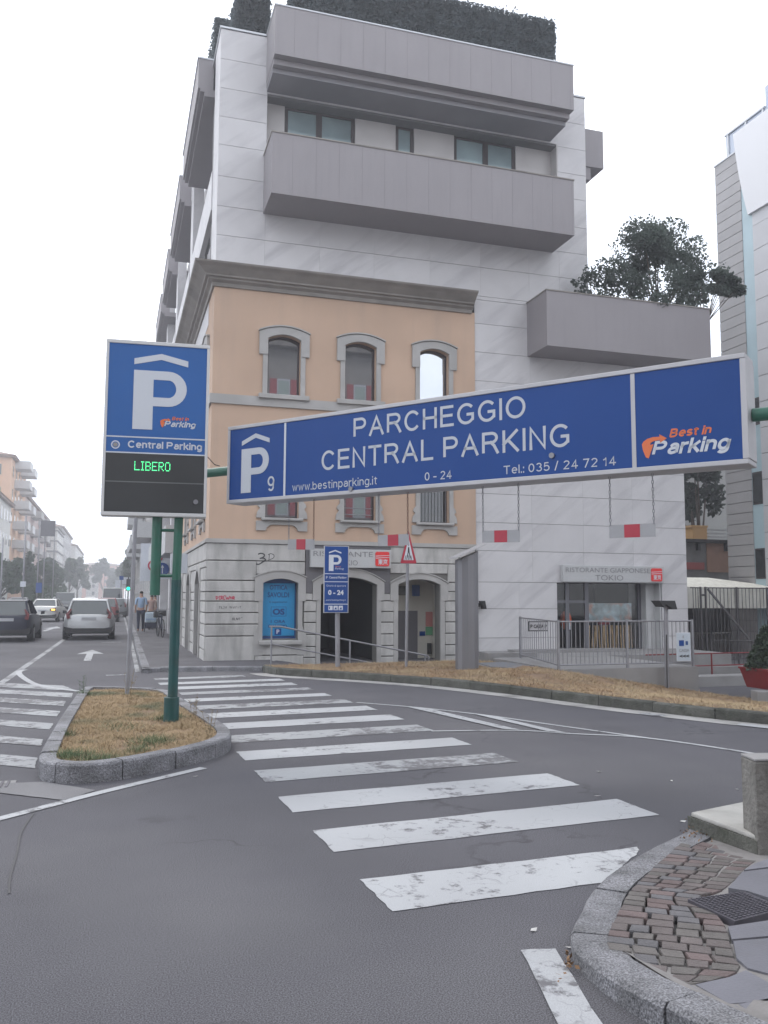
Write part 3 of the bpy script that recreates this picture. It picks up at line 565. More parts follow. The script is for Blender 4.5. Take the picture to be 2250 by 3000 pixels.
for q in ([(730, 1980), (1000, 1930), (1270, 2080), (990, 2140)], [(1030, 1925), (1290, 1868), (1420, 1815), (1740, 1990), (1620, 2050), (1290, 2075)], [(1020, 2150), (1340, 2085), (1620, 2260), (1620, 2400), (1330, 2330)],
          [(1360, 2075), (1760, 2000), (1900, 2200), (1640, 2270)], [(1345, 1720), (1320, 1590), (1700, 1560), (1800, 1900), (1430, 1800)], [(1280, 1480), (1610, 1430), (1700, 1545), (1310, 1580)], [(1280, 1185), (1390, 1060), (1800, 1010), (1800, 1190), (1620, 1270), (1430, 1210)], [(1480, 1000), (1620, 950), (1800, 960), (1800, 1000), (1400, 1050)]):
    pp = [(*G(*zH(*p), .08), .08) for p in q]; mb = MB(); c = sum((Vector(p) for p in pp), Vector())/len(pp)
    pp = [tuple(c+(Vector(p)-c)*.985) for p in pp]; mb.prism(pp, lambda p, k: (p[0], p[1], .088 if k else .04)); mb.build('paving_slab', slab_m, pav)
mc = thing('manhole_cover', 'dark cast iron inspection cover with ribbed squares set in the corner pavement', 'manhole cover')
cc = [Vector((*G(*zH(*p), .08), 0)) for p in ((975, 1280), (1410, 1220), (1720, 1350), (1335, 1450))]
iron = mat('cast_iron', (.085, .08, .095), .6, .15, 20, metal=.4)
MB().prism([tuple(p) for p in cc], lambda p, k: (p[0], p[1], .093 if k else .05)).build('cover_plate', iron, mc)
mb = MB()
for i in range(11):
    for j in range(14):
        s0, s1, t0, t1 = .04+i*.084, .04+i*.084+.055, .03+j*.068, .03+j*.068+.042
        pt = lambda s, t: cc[0].lerp(cc[1], s).lerp(cc[3].lerp(cc[2], s), t); mb.prism([tuple(pt(s0, t0)), tuple(pt(s1, t0)), tuple(pt(s1, t1)), tuple(pt(s0, t1))], lambda p, k: (p[0], p[1], .098 if k else .09))
mb.build('rib_pattern', iron, mc)
# ledge and concrete post at the right edge
lg = thing('concrete_ledge', 'low ledge with pale stone top and dark mossy side behind the corner pavement', 'ledge')
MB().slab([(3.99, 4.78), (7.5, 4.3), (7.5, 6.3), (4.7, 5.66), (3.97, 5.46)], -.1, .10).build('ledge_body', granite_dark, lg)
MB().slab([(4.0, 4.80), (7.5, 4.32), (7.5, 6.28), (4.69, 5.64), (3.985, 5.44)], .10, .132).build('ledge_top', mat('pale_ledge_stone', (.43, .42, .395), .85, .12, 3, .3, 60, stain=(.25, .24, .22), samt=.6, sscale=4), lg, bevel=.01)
wp = thing('concrete_wall_end', 'thick weathered concrete wall end standing on the corner pavement at the right', 'wall')
mb = MB().slab([(3.99, 4.77), (4.05, 4.98), (6.4, 4.55), (6.3, 4.2)], -.1, .60); mb.build('wall_block', concrete_dark, wp, bevel=.012)
MB().slab([(3.992, 4.772), (4.05, 4.978), (6.4, 4.548), (6.3, 4.202)], .601, .618).build('wall_cap', concrete, wp, bevel=.006)
dg_ = thing('road_drain', 'small iron drain grate in the gutter left of the grass island', 'drain')
gx0, gy0 = G(0, 2300); mb = MB()
for k in range(9): mb.box(gx0-.35+k*.05, gx0-.35+k*.05+.022, gy0-.14, gy0+.12, .0, .012)
mb.build('grate_bars', iron, dg_); MB().box(gx0-.38, gx0+.12, gy0-.17, gy0+.15, 0, .006).build('grate_frame', concrete, dg_)
# ============================================================ buildings
D = 21.64
def wall_open(mb, x0, x1, z0, z1, ops, dep, N=10):
    """front skin at out=0 with reveals to out=-dep; ops = [(xa, xb, zs, zt, rise)], same xa/xb may be stacked"""
    cols = {}
    for o in ops: cols.setdefault((o[0], o[1]), []).append(o[2:])
    x = x0
    for (xa, xb) in sorted(cols):
        if xa > x: mb.quad((x, 0, z0), (xa, 0, z0), (xa, 0, z1), (x, 0, z1))
        st = sorted(cols[(xa, xb)]); prev = z0; pf = lambda t: z0
        for zs, zt, rise in st:
            for k in range(N):
                t0, t1 = k/N, (k+1)/N; a, b = xa+(xb-xa)*t0, xa+(xb-xa)*t1
                mb.quad((a, 0, pf(t0)), (b, 0, pf(t1)), (b, 0, zs), (a, 0, zs))
                f = (lambda t, zt=zt, rise=rise: zt+rise*(1-(2*t-1)**2)); mb.quad((a, 0, f(t0)), (b, 0, f(t1)), (b, -dep, f(t1)), (a, -dep, f(t0)))
            mb.quad((xa, 0, zs), (xb, 0, zs), (xb, -dep, zs), (xa, -dep, zs)); mb.quad((xa, 0, zs), (xa, 0, zt), (xa, -dep, zt), (xa, -dep, zs)); mb.quad((xb, 0, zs), (xb, 0, zt), (xb, -dep, zt), (xb, -dep, zs))
            pf = f
        for k in range(N):
            t0, t1 = k/N, (k+1)/N; a, b = xa+(xb-xa)*t0, xa+(xb-xa)*t1; mb.quad((a, 0, pf(t0)), (b, 0, pf(t1)), (b, 0, z1), (a, 0, z1))
        x = xb
    if x < x1: mb.quad((x, 0, z0), (x1, 0, z0), (x1, 0, z1), (x, 0, z1))
    return mb
def arch(xa, xb, zs, zt, rise, N=12):
    return [(xa, zs), (xb, zs)]+[(xb-(xb-xa)*k/N, zt+rise*(1-(1-2*k/N)**2)) for k in range(N+1)]
def ring(mb, A, Bq, o0, o1, open_bottom=False):
    n = len(A)
    for k in range(n):
        if open_bottom and k == 0: continue
        l = (k+1) % n
        mb.quad((A[k][0], o1, A[k][1]), (A[l][0], o1, A[l][1]), (Bq[l][0], o1, Bq[l][1]), (Bq[k][0], o1, Bq[k][1]))
        mb.quad((A[k][0], o0, A[k][1]), (A[l][0], o0, A[l][1]), (A[l][0], o1, A[l][1]), (A[k][0], o1, A[k][1]))
        mb.quad((Bq[k][0], o0, Bq[k][1]), (Bq[l][0], o0, Bq[l][1]), (Bq[l][0], o1, Bq[l][1]), (Bq[k][0], o1, Bq[k][1]))
    return mb
def window(xf, parent, xa, xb, zs, zt, rise, dep, fm, gm, mull=(), fw_=.05, trans=()):
    o = MB(xf); A = arch(xa, xb, zs, zt, rise); I = arch(xa+fw_, xb-fw_, zs+fw_, zt-fw_, rise); ring(o, A, I, -dep-.03, -dep+.03)
    for mx_ in mull: o.box(mx_-.03, mx_+.03, -dep-.03, -dep+.028, zs+fw_, zt-fw_+rise*(1-(2*(mx_-xa)/(xb-xa)-1)**2))
    for tz in trans: o.box(xa+fw_, xb-fw_, -dep-.03, -dep+.026, tz-.02, tz+.02)
    w = o.build('window', fm, parent)
    g = MB(xf); g.poly([(x, -dep, z) for x, z in I]); g.build('pane', gm, w, fix=False); return w
front = lambda a, o, z: (a, D-o, z)

# ---- old corner building with orange plaster
ob = thing('corner_building', 'old orange plastered corner building with grey cornice and rusticated white stone ground floor', 'building', (2.2, D, 0))
XL, XR = 2.18, 9.3; YB = 31.4
side = lambda a, o, z: (XL-o, D+a, z)
WX = [(3.56, 4.42), (5.60, 6.46), (7.68, 8.52)]; SX = [(1.1, 1.95), (3.7, 4.55), (6.3, 7.15)]
mb = MB(front); wall_open(mb, XL, XR, 3.0, 9.5, [(a, b, 3.62, 5.25, .12) for a, b in WX]+[(a, b, 6.8, 8.24, .12) for a, b in WX], .22); mb.build('wall', orange_wall, ob, fix=False)
mb = MB(side); wall_open(mb, 0, YB-D, 3.0, 9.5, [(a, b, 3.62, 5.25, .12) for a, b in SX]+[(a, b, 6.8, 8.24, .12) for a, b in SX], .22); mb.quad((YB-D, 0, 0), (YB-D, -3, 0), (YB-D, -3, 9.5), (YB-D, 0, 9.5)); mb.build('wall', orange_wall, ob, fix=False)
def upper_windows(xf, lst, glass_up, glass_low, tag_up):
    for i, (a, b) in enumerate(lst):
        c = (a+b)/2; w = window(xf, ob, a, b, 6.8, 8.24, .12, .2, frame_dark, glass_up[i]);
        w['label'] = tag_up[i]
        mb = MB(xf); hb = .2; A = [(a-.22, 7.81), (a-.22, 8.40)]+[(a-.22+(b-a+.44)*k/12, 8.40+.15*(1-(2*k/12-1)**2)) for k in range(1, 12)]+[(b+.22, 8.40), (b+.22, 7.81), (b-.0, 7.81), (b, 8.24)]+[(b-(b-a)*k/12, 8.24+.12*(1-(1-2*k/12)**2)) for k in range(1, 12)]+[(a, 8.24), (a, 7.81)]
        mb.prism(A, lambda p, k: (p[0], .07 if k else .002, p[1])); mb.box(a-.12, a, .002, .045, 6.78, 7.81); mb.box(b, b+.12, .002, .045, 6.78, 7.81)
        mb.build('surround', trim_stone, w)
        mb = MB(xf); mb.box(a-.22, b+.22, .002, .13, 6.66, 6.78); mb.build('sill', trim_stone, w, bevel=.01)
        mb = MB(xf); top = [(a-.24+(b-a+.48)*k/12, 8.41+.155*(1-(2*k/12-1)**2)) for k in range(13)]
        mb.prism(top+[(x, z+.035) for x, z in top[::-1]], lambda p, k: (p[0], .10 if k else .002, p[1])); mb.build('hood_moulding', trim_stone, w)
        w = window(xf, ob, a, b, 3.62, 5.25, .12, .2, frame_dark, glass_low[i], fw_=.045)
        # lower surround: jambs, scroll ears and a scooped apron
        L_, R_ = a-.22, b+.22
        A = [(a, 3.60), (a, 5.25)]+[(a+(b-a)*k/12, 5.25+.12*(1-(2*k/12-1)**2)) for k in range(1, 12)]+[(b, 5.25), (b, 3.60), (b+.1, 3.56), (b+.1, 3.48), (b-.02, 3.46), (b-.1, 3.44), (b-.09, 3.30)]
        right = [(b+.10, 5.5), (b+.10, 4.05), (b+.12, 3.98), (b+.2, 3.92), (b+.15, 3.86), (R_-.02, 3.78), (R_, 3.6), (R_, 3.3), (b+.0, 3.3), (b-.04, 3.4), (b-.14, 3.44), (c+.1, 3.45)]
        left = [(2*c-x, z) for x, z in right][::-1]
        for seg in ((right, 1), (left, -1)):
            pass
        mb.__init__(xf)
        for s_ in (1, -1):
            X = lambda x: x if s_ == 1 else 2*c-x
            mb.prism([(X(b), 5.4), (X(b+.11), 5.4), (X(b+.11), 4.05), (X(b+.17), 3.98), (X(b+.19), 3.92), (X(b+.13), 3.86), (X(b+.2), 3.76), (X(b+.22), 3.62), (X(b), 3.62)], lambda p, k: (p[0], .055 if k else .002, p[1]))
            mb.prism([(X(b+.22), 3.54), (X(b+.22), 3.30), (X(b-.02), 3.30), (X(b-.05), 3.38), (X(b-.12), 3.43), (X(b-.2), 3.45), (X(b-.2), 3.54)], lambda p, k: (p[0], .055 if k else .002, p[1]))
        mb.box(2*c-b+.2, b-.2, .002, .055, 3.45, 3.54)
        mb.build('surround', trim_stone, w); mb = MB(xf); mb.box(a-.1, b+.1, .002, .15, 3.55, 3.62); mb.build('sill', trim_stone, w, bevel=.02)
glass_refl = mat('reflecting_glass', (.33, .34, .36), .02, metal=.9)
upper_windows(front, WX, [glass_refl, glass_refl, glass_mirror], [glass_refl, glass_refl, mat('dark_reflection_glass', (.10, .105, .11), .03, metal=.85)], ['arched window nearest the corner', 'middle arched window', 'arched window that mirrors the white sky'])  # lower right pane darkened in place of a dark house reflection
upper_windows(side, SX, [glass_dark]*3, [glass_dark]*3, ['first arched window on the street side', 'second arched window on the street side', 'third arched window on the street side'])
# interiors behind: window bars of the lower right window
mb = MB(front)
for k in range(9): mb.box(7.73+k*.093, 7.742+k*.093, -.16, -.148, 3.66, 5.2)
mb.build('window_bars', grey_steel, ob)
mb = MB(front)
for z in (3.78, 3.95): mb.box(5.64, 6.42, -.17, -.155, z, z+.015)
mb.build('window_bars', grey_steel, ob)
# string course, floor band
mb = MB(); mb.slab([(XL-.05, D-.05), (XR, D-.05), (XR, D+.02), (XL+.02, D+.02), (XL+.02, YB), (XL-.05, YB)], 6.46, 6.70); mb.build('string_course', trim_stone, ob)
mb = MB(); mb.slab([(XL-.09, D-.09), (XR, D-.09), (XR, D+.02), (XL+.02, D+.02), (XL+.02, YB), (XL-.09, YB)], 2.965, 3.03); mb.slab([(XL-.05, D-.05), (XR, D-.05), (XR, D+.02), (XL+.02, D+.02), (XL+.02, YB), (XL-.05, YB)], 3.03, 3.07); mb.build('floor_band', trim_stone, ob)
# cornice: sloping cove then fascia steps
prof = [(0.0, 9.46), (.05, 9.46), (.07, 9.55), (.16, 9.60), (.17, 9.645), (.24, 9.66), (.25, 9.70), (.30, 9.74), (.42, 9.84), (.52, 9.90), (.54, 9.94), (0, 9.98)]
mb = MB()
for (o0, z0), (o1, z1) in zip(prof, prof[1:]):
    mb.quad((XL-o0, D-o0, z0), (9.2, D-o0, z0), (9.2, D-o1, z1), (XL-o1, D-o1, z1)); mb.quad((XL-o0, YB, z0), (XL-o0, D-o0, z0), (XL-o1, D-o1, z1), (XL-o1, YB, z1))
mb.poly([(9.2, D-o_, z_) for o_, z_ in prof]); mb.poly([(XL-o_, YB, z_) for o_, z_ in prof]); mb.build('cornice', cornice_m, ob, fix=False)
mb = MB()
for y in (3.9, 5.9, 7.3): mb.box(y-.004, y+.004, D-.535, D-.2, 9.7, 9.9)
mb.build('cornice_joint', joint_m, ob) if False else None
# ground floor wall behind the stones
DB = .035; frontb = lambda a, o, z: (a, D+.0-o, z)
gf_ops = [(3.54, 4.43, .60, 1.99, .11), (5.01, 6.50, -.6, 1.96, .19), (7.07, 8.25, -.6, 1.98, .14)]
mb = MB(front); wall_open(mb, XL, XR, -.8, 3.0, gf_ops, .38); mb.build('base_wall', mat('stone_joint', (.17, .165, .155), .95), ob, fix=False)
sops = [(1.3, 2.5, -.2, 1.98, .35), (4.2, 5.4, -.2, 1.98, .35), (7.2, 8.4, -.2, 1.98, .35)]
mb = MB(side); wall_open(mb, 0, YB-D, -.1, 3.0, sops, .38); mb.build('base_wall', MATS['stone_joint'], ob, fix=False)
def blocks(xf, rows, out=.055, gap=.012):
    for x0, x1, z0, z1 in rows:
        mb = MB(xf); a, b, c, d = x0+gap*.3, x1-gap*.3, z0+gap, z1-gap; e = .012
        lo = [mb.P(a, .0, c), mb.P(b, .0, c), mb.P(b, .0, d), mb.P(a, .0, d)]; md = [mb.P(a, out-e, c), mb.P(b, out-e, c), mb.P(b, out-e, d), mb.P(a, out-e, d)]; hi = [mb.P(a+e, out, c+e), mb.P(b-e, out, c+e), mb.P(b-e, out, d-e), mb.P(a+e, out, d-e)]
        for k in range(4): l = (k+1) % 4; mb.f.append([lo[k], lo[l], md[l], md[k]]); mb.f.append([md[k], md[l], hi[l], hi[k]])
        mb.f.append(hi); mb.build('stone_block', base_stone, ob)
J = [2.04, 1.76, 1.53, 1.25, .97, .68]
rows = [(XL-.03, 4.60, 2.53, 2.965), (XL-.03, 3.36, 2.04, 2.53), (3.36, 4.60, 2.2, 2.53), (6.86, 9.3, 2.53, 2.965), (8.46, 9.3, 2.04, 2.53), (6.86, 8.46, 2.26, 2.53), (XL-.03, 3.36, -.3, .68)]
for a, b in zip(J, J[1:]): rows.append((XL-.03, 3.36 if a > 1.6 else 3.45, b, a))
for a, b in zip([1.55, 1.27, 1.0, .7, .40, .13, -.2], [1.27, 1.0, .7, .40, .13, -.2, -.5]): rows += [(4.58, 4.90, b, a), (6.60, 6.97, b, a)]
for a, b in zip([2.04, 1.8, 1.55, 1.27, 1.0, .7, .40, .13, -.2], [1.8, 1.55, 1.27, 1.0, .7, .40, .13, -.2, -.5]): rows.append((8.38, 9.3, b, a))
rows += [(3.36, 4.62, .2, .58), (3.36, 4.58, -.3, .2), (4.58, 4.80, 1.55, 1.74), (6.68, 6.88, 1.55, 1.74)]
blocks(front, rows)
srows = [(-.03, YB-D, 2.53, 2.965), (-.03, YB-D, 2.36, 2.53), (-.03, 1.2, 2.04, 2.36)]
for y0, y1 in ((-.03, 1.2), (2.6, 4.1), (5.5, 7.1), (8.5, YB-D)):
    for a, b in zip([2.36 if y0 > 0 else 2.04, 1.76, 1.53, 1.25, .97, .68, .35], [1.76, 1.53, 1.25, .97, .68, .35, .05]): srows.append((y0, y1, b, a))
blocks(side, srows)
for a, b in ((1.3, 2.5), (4.2, 5.4), (7.2, 8.4)):
    mb = MB(side); A = arch(a-.14, b+.14, .05, 1.98, .5); ring(mb, A, arch(a, b, .05, 1.98, .35), 0, .09, True); mb.build('arch_surround', trim_stone, ob)
    MB(side).box(a, b, -.42, -.38, -.1, 2.4).build('shop_window', glass_dark, ob)
# flat arch surrounds of the front
def surround(xo0, xo1, xi0, xi1, zsh, zo, ro, zi, ri, zb, jamb):
    mb = MB(front); N = 12
    out = [(xo0, zsh), (xo0, zo)]+[(xo0+(xo1-xo0)*k/N, zo+ro*(1-(2*k/N-1)**2)) for k in range(1, N)]+[(xo1, zo), (xo1, zsh)]
    inn = [(xi1, zsh), (xi1, zi)]+[(xi1-(xi1-xi0)*k/N, zi+ri*(1-(1-2*k/N)**2)) for k in range(1, N)]+[(xi0, zi), (xi0, zsh)]
    mb.prism(out+inn, lambda p, k: (p[0], .085 if k else .0, p[1])); mb.box(xi0-jamb, xi0, 0, .07, zb, zsh); mb.box(xi1, xi1+jamb, 0, .07, zb, zsh)
    mb.build('arch_surround', trim_stone, ob)
    mb = MB(front); t = [(xo0-.02+(xo1-xo0+.04)*k/N, zo+.002+ro*(1-(2*k/N-1)**2)) for k in range(N+1)]; mb.prism(t+[(x, z+.03) for x, z in t[::-1]], lambda p, k: (p[0], .11 if k else 0, p[1])); mb.build('hood_moulding', trim_stone, ob)
surround(3.33, 4.62, 3.54, 4.43, 1.54, 2.12, .17, 1.99, .11, .56, .11)
surround(4.80, 6.69, 5.01, 6.50, 1.56, 2.03, .33, 1.96, .19, -.6, .11)
surround(6.86, 8.46, 7.07, 8.25, 1.56, 2.0, .27, 1.98, .14, -.6, .12)
# poster window: ears, sill and bill
for s_ in (1, -1):
    mb = MB(front); X = lambda x: x if s_ == 1 else 2*3.985-x
    mb.prism([(X(4.54), .95), (X(4.58), .82), (X(4.64), .72), (X(4.64), .20), (X(4.42), .20), (X(4.38), .32), (X(4.28), .38), (X(4.28), .46), (X(4.43), .46), (X(4.43), .95)], lambda p, k: (p[0], .06 if k else .0, p[1])); mb.build('apron_scroll', trim_stone, ob)
MB(front).box(3.45, 4.53, .0, .17, .46, .56).build('sill', trim_stone, ob, bevel=.02)
pw = thing('shop_poster', 'bright blue advertising bill in the arched ground floor window under the 3D scrawl', 'poster', (3.98, D+.2, .6))
mb = MB(front); mb.poly([(x, -.22, z) for x, z in arch(3.54, 4.43, .58, 2.0, .11)]); mb.build('backing', poster_navy, pw, fix=False)
mb = MB(front); mb.box(3.58, 4.39, -.215, -.2, .67, 1.985); mb.build('bill', poster_blue, pw)
def T(name, body, x0, x1, z0, z1, m_, par, y, **k): return tex(name, body, (0, y, 0), (1, 0, 0), (0, 0, 1), x0, x1, z0, z1, m_, par, **k)
yq = D+.199
T('lettering', 'OTTICA', 3.75, 4.20, 1.82, 1.94, poster_navy, pw, yq, bold=.02); T('lettering', 'SAVOLDI', 3.70, 4.24, 1.63, 1.76, poster_navy, pw, yq, bold=.02); T('lettering', 'ti aspettiamo', 3.74, 4.20, 1.475, 1.54, poster_navy, pw, yq)
T('lettering', 'OS', 3.83, 4.14, 1.19, 1.35, poster_navy, pw, yq, bold=.05); T('lettering', '1 ORA', 3.79, 4.16, .985, 1.065, poster_navy, pw, yq, bold=.02); T('lettering', 'OMAGGIO', 3.72, 4.20, .87, .95, poster_navy, pw, yq, bold=.03)
mb = MB(front)
for a in ((3.79, 4.18, 1.155, 1.165), (3.79, 4.18, 1.385, 1.395), (3.79, 3.80, 1.155, 1.395), (4.17, 4.18, 1.155, 1.395)): mb.box(a[0], a[1], -.2, -.196, a[2], a[3])
mb.build('logo_border', poster_navy, pw); MB(front).box(3.89, 4.06, -.2, -.197, .69, .85).build('parking_badge', sign_blue, pw); mb = MB(lambda a, o, z: (a, D+.197-o, z)); P_shape(mb, 3.94, .715, .07, .11, .002); mb.build('badge_letter', sign_white, pw)
# dark plaster round the restaurant sign
mb = MB(front); N = 14; A = [(4.615, 1.745), (4.79, 1.745), (4.79, 2.05)]+[(4.79+(6.70-4.79)*k/N, 2.05+.36*(1-(2*k/N-1)**2)) for k in range(1, N)]+[(6.70, 2.05), (6.70, 1.745), (6.855, 1.745), (6.855, 2.955), (4.615, 2.955)]
mb.prism(A, lambda p, k: (p[0], .05 if k else 0, p[1])); mb.build('sign_surround', grey_panel, ob)
# garage passage behind arch 2 and lobby behind arch 3
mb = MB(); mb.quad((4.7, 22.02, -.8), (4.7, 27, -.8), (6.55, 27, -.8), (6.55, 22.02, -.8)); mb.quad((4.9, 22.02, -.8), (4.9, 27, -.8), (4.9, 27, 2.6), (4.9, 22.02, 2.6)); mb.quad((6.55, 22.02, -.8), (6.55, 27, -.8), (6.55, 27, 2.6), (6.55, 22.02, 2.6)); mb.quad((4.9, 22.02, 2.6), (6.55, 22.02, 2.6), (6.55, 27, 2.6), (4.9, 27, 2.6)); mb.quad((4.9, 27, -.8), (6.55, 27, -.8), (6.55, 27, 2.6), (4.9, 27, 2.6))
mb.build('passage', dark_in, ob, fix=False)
mb = MB(); mb.quad((6.9, 22.02, -.8), (6.9, 23.2, -.8), (6.9, 23.2, 2.6), (6.9, 22.02, 2.6)); mb.quad((8.4, 22.02, -.8), (8.4, 23.2, -.8), (8.4, 23.2, 2.6), (8.4, 22.02, 2.6)); mb.quad((6.9, 22.6, -.8), (8.4, 22.6, -.8), (8.4, 22.6, 2.6), (6.9, 22.6, 2.6)); mb.quad((6.9, 22.02, -.8), (8.4, 22.02, -.8), (8.4, 22.6, -.8), (6.9, 22.6, -.8)); mb.quad((6.9, 22.02, 2.55), (8.4, 22.02, 2.55), (8.4, 22.6, 2.55), (6.9, 22.6, 2.55))
mb.build('lobby', dim_in, ob, fix=False)
yl = 22.6; lb = lambda a, o, z: (a, yl-o, z)
MB(lb).box(7.35, 7.95, .003, .05, -.8, 1.28).build('lobby_door', grey_panel, ob); MB(lb).box(8.2, 8.42, .003, .02, .85, 1.25).build('notice', mat('notice_pink', (.5, .2, .18), .6), ob); MB(lb).box(8.2, 8.42, .003, .02, .62, .84).build('notice', mat('notice_green', (.1, .32, .16), .6), ob); MB(lb).box(8.02, 8.18, .003, .02, .6, .72).build('notice', sign_blue, ob)
MB(lb).box(8.24, 8.34, .003, .1, .1, .4).build('card_reader', black_paint, ob); MB(lb).box(7.80, 8.02, .003, .03, 1.68, 1.98).build('lobby_sign', sign_blue, ob); MB(lb).box(7.2, 7.65, .003, .02, 1.7, 1.95).build('lobby_notice', mat('notice_grey', (.16, .16, .15), .8), ob)
# graffiti on the stone
spray = mat('black_spray', (.03, .03, .035), .8); spray_red = mat('red_spray', (.45, .05, .09), .8); gw = lambda px, py: (lambda d: (d.x*(D-.06)/d.y, D-.062, H+d.z*(D-.06)/d.y))(ray(590+px/5.268, 1560+py/5.267))
for nm, lab, strokes, rad, mm in (('graffiti', 'black sprayed figure 3 high on the stone left of the restaurant sign', [[(875, 335), (925, 320), (975, 345), (950, 385), (900, 400)], [(900, 400), (960, 395), (990, 425), (940, 460), (890, 490), (845, 488)]], .016, spray),
                                 ('graffiti', 'thin black sprayed letter D beside the bigger 3', [[(1050, 330), (1045, 390), (1040, 440)], [(1030, 345), (1070, 325), (1120, 350), (1110, 395), (1050, 420)]], .009, spray),
                                 ('graffiti', 'red sprayed scrawl on the third stone course at the corner', [[(225, 980), (230, 1035)], [(225, 985), (258, 1000), (228, 1035)], [(275, 985), (278, 1030), (300, 1028), (300, 985), (275, 985)], [(310, 1030), (312, 975), (330, 1000), (318, 1015), (340, 1032)], [(350, 975), (372, 975)], [(345, 975), (347, 1032), (368, 1030)], [(375, 975), (390, 1035), (405, 1000), (418, 1035), (435, 978)], [(445, 1030), (450, 990), (478, 1030), (482, 985)], [(492, 1030), (496, 985), (514, 1005), (496, 1020), (516, 1032)]], .011, spray_red),
                                 ('graffiti', 'faint black marker words on the fourth stone course', [[(275, 1135), (280, 1175)], [(275, 1137), (292, 1140)], [(300, 1138), (302, 1172)], [(315, 1140), (312, 1172), (330, 1172)], [(342, 1140), (352, 1140), (350, 1172), (342, 1172)], [(372, 1172), (382, 1140), (390, 1172)], [(430, 1160), (445, 1140), (455, 1170)], [(465, 1140), (465, 1172)], [(485, 1140), (500, 1172), (512, 1140)], [(530, 1172), (532, 1142), (548, 1150)], [(565, 1142), (567, 1170)], [(590, 1142), (612, 1142)], [(600, 1142), (598, 1172)]], .005, spray),
                                 ('graffiti', 'small black marker word on the fifth stone course', [[(475, 1355), (488, 1315), (500, 1355)], [(510, 1315), (512, 1350), (530, 1350)], [(540, 1350), (545, 1315), (560, 1350), (572, 1315)], [(585, 1350), (590, 1315), (604, 1325)], [(615, 1315), (632, 1315)]], .006, spray)):
    mb = MB()
    for s_ in strokes: mb.path([gw(*p) for p in (s_ if len(s_) < 3 else [(q.x, q.y) for q in catmull([(a, b, 0) for a, b in s_], 4)])], rad, 5)
    for i, v in enumerate(mb.v): mb.v[i] = (v[0], D-.0575+(v[1]-(D-.062))*.12, v[2])
    props(mb.build(nm, mm, fix=False), lab, 'graffiti')
# restaurant sign over the arch
def logo(par, x0, x1, z0, z1, y):
    mb = MB(lambda a, o, z: (a, y-o, z)); r = .03
    mb.prism([(x0+r, z0), (x1-r, z0), (x1, z0+r), (x1, z1-r), (x1-r, z1), (x0+r, z1), (x0, z1-r), (x0, z0+r)], lambda p, k: (p[0], .02 if k else 0, p[1])); mb.build('logo_panel', red_logo, par)
    mb = MB(lambda a, o, z: (a, y-.02-o, z)); h = z1-z0; w = x1-x0
    for s_ in (.74, .60): mb.prism([(x0, z0+h*(s_-.07)), (x1, z0+h*s_), (x1, z0+h*(s_+.03)), (x0, z0+h*(s_-.02))], lambda p, k: (p[0], .004 if k else 0, p[1]))
    mb.build('logo_stripes', sign_white, par)
    T('lettering', '東京', x0+w*.17, x1-w*.13, z0+h*.1, z0+h*.5, sign_white, par, y-.021, bold=.02)
rs = thing('restaurant_sign', 'white box sign RISTORANTE with red logo on dark plaster above the garage arch', 'shop sign', (4.71, D-.2, 2.39))
MB().box(4.71, 6.83, D-.22, D-.052, 2.39, 2.86).build('sign_box', shop_white, rs, bevel=.01)
T('lettering', 'RISTORANTE', 4.77, 6.33, 2.67, 2.80, letter_grey, rs, D-.221); T('lettering', 'TOKIO', 5.35, 5.93, 2.45, 2.58, letter_grey, rs, D-.221); logo(rs, 6.40, 6.77, 2.44, 2.81, D-.221)

# ---- modern building: marble, balconies
mbld = thing('modern_building', 'five storey marble clad block with long grey balconies rising behind the orange corner house', 'building', (5, D+.05, 0))
XM = 12.9; YM = D+.04; ZT = 16.45
LV_ = [16.42, 15.60, 14.80, 14.02, 13.26, 12.41, 11.61, 10.84, 10.01, 9.22, 8.41, 7.60, 6.82, 6.04, 5.26, 4.47, 3.68, 2.91, 2.06, 1.34, .56, -.45]
mb = MB(); mb.box(2.27, 3.44, YM+.03, 24, 9.6, ZT-.01); mb.box(3.44, 11.97, YM+.9, 30, 9.6, ZT-.3); mb.box(3.441, 11.969, YM+.03, YM+.899, 9.6, 12.41); mb.box(3.441, 11.969, YM+.031, YM+.899, 14.8, ZT-.3); mb.box(11.97, XM, YM+.03, 30, 9.6, ZT-.01); mb.box(2.9, 11.97, YM+.95, 42, 9.7, ZT-.32)
mb.box(9.31, 16.0, YM+.03, YM+.3, 2.08, 9.9); mb.box(9.31, 11.74, YM+.03, YM+.3, -.8, 2.08); mb.box(15.1, 16.0, YM+.03, YM+.3, -.8, 2.08); mb.box(15.7, 16.0, YM+.3, 34, -.8, 9.9); mb.box(9.31, 15.7, 27, 34, -.8, 9.9); mb.box(9.31, 15.7, YM+.3, 27, 9.5, 9.89)
mb.build('structure_wall', joint_m, mbld)
def panels(x0, x1, z0, z1, cuts, m_=marble, y=YM):
    for a, b in zip(LV_, LV_[1:]):
        zt, zb = min(a, z1), max(b, z0)
        if zt-zb < .1: continue
        cs = [x0]+[c for c in cuts if x0+.05 < c < x1-.05]+[x1]
        for p, q in zip(cs, cs[1:]): MB().box(p+.0015, q-.0015, y, y+.03, zb+.011, zt-.0).build('marble_panel', m_, mbld)
panels(2.2, 3.44, 9.9, ZT, [])
vc = [4.9, 6.4, 8.0, 9.5, 11.0]
panels(3.44, 11.97, 9.902, 12.41, vc); panels(3.44, 11.97, 14.85, 16.0, vc); panels(11.97, XM, 9.902, ZT, [])
panels(9.31, 11.74, -.45, 2.06, [10.6]); panels(9.31, 15.98, 2.06, 9.90, [11.0, 12.6, 14.2]); panels(15.12, 15.98, -.45, 2.06, [])
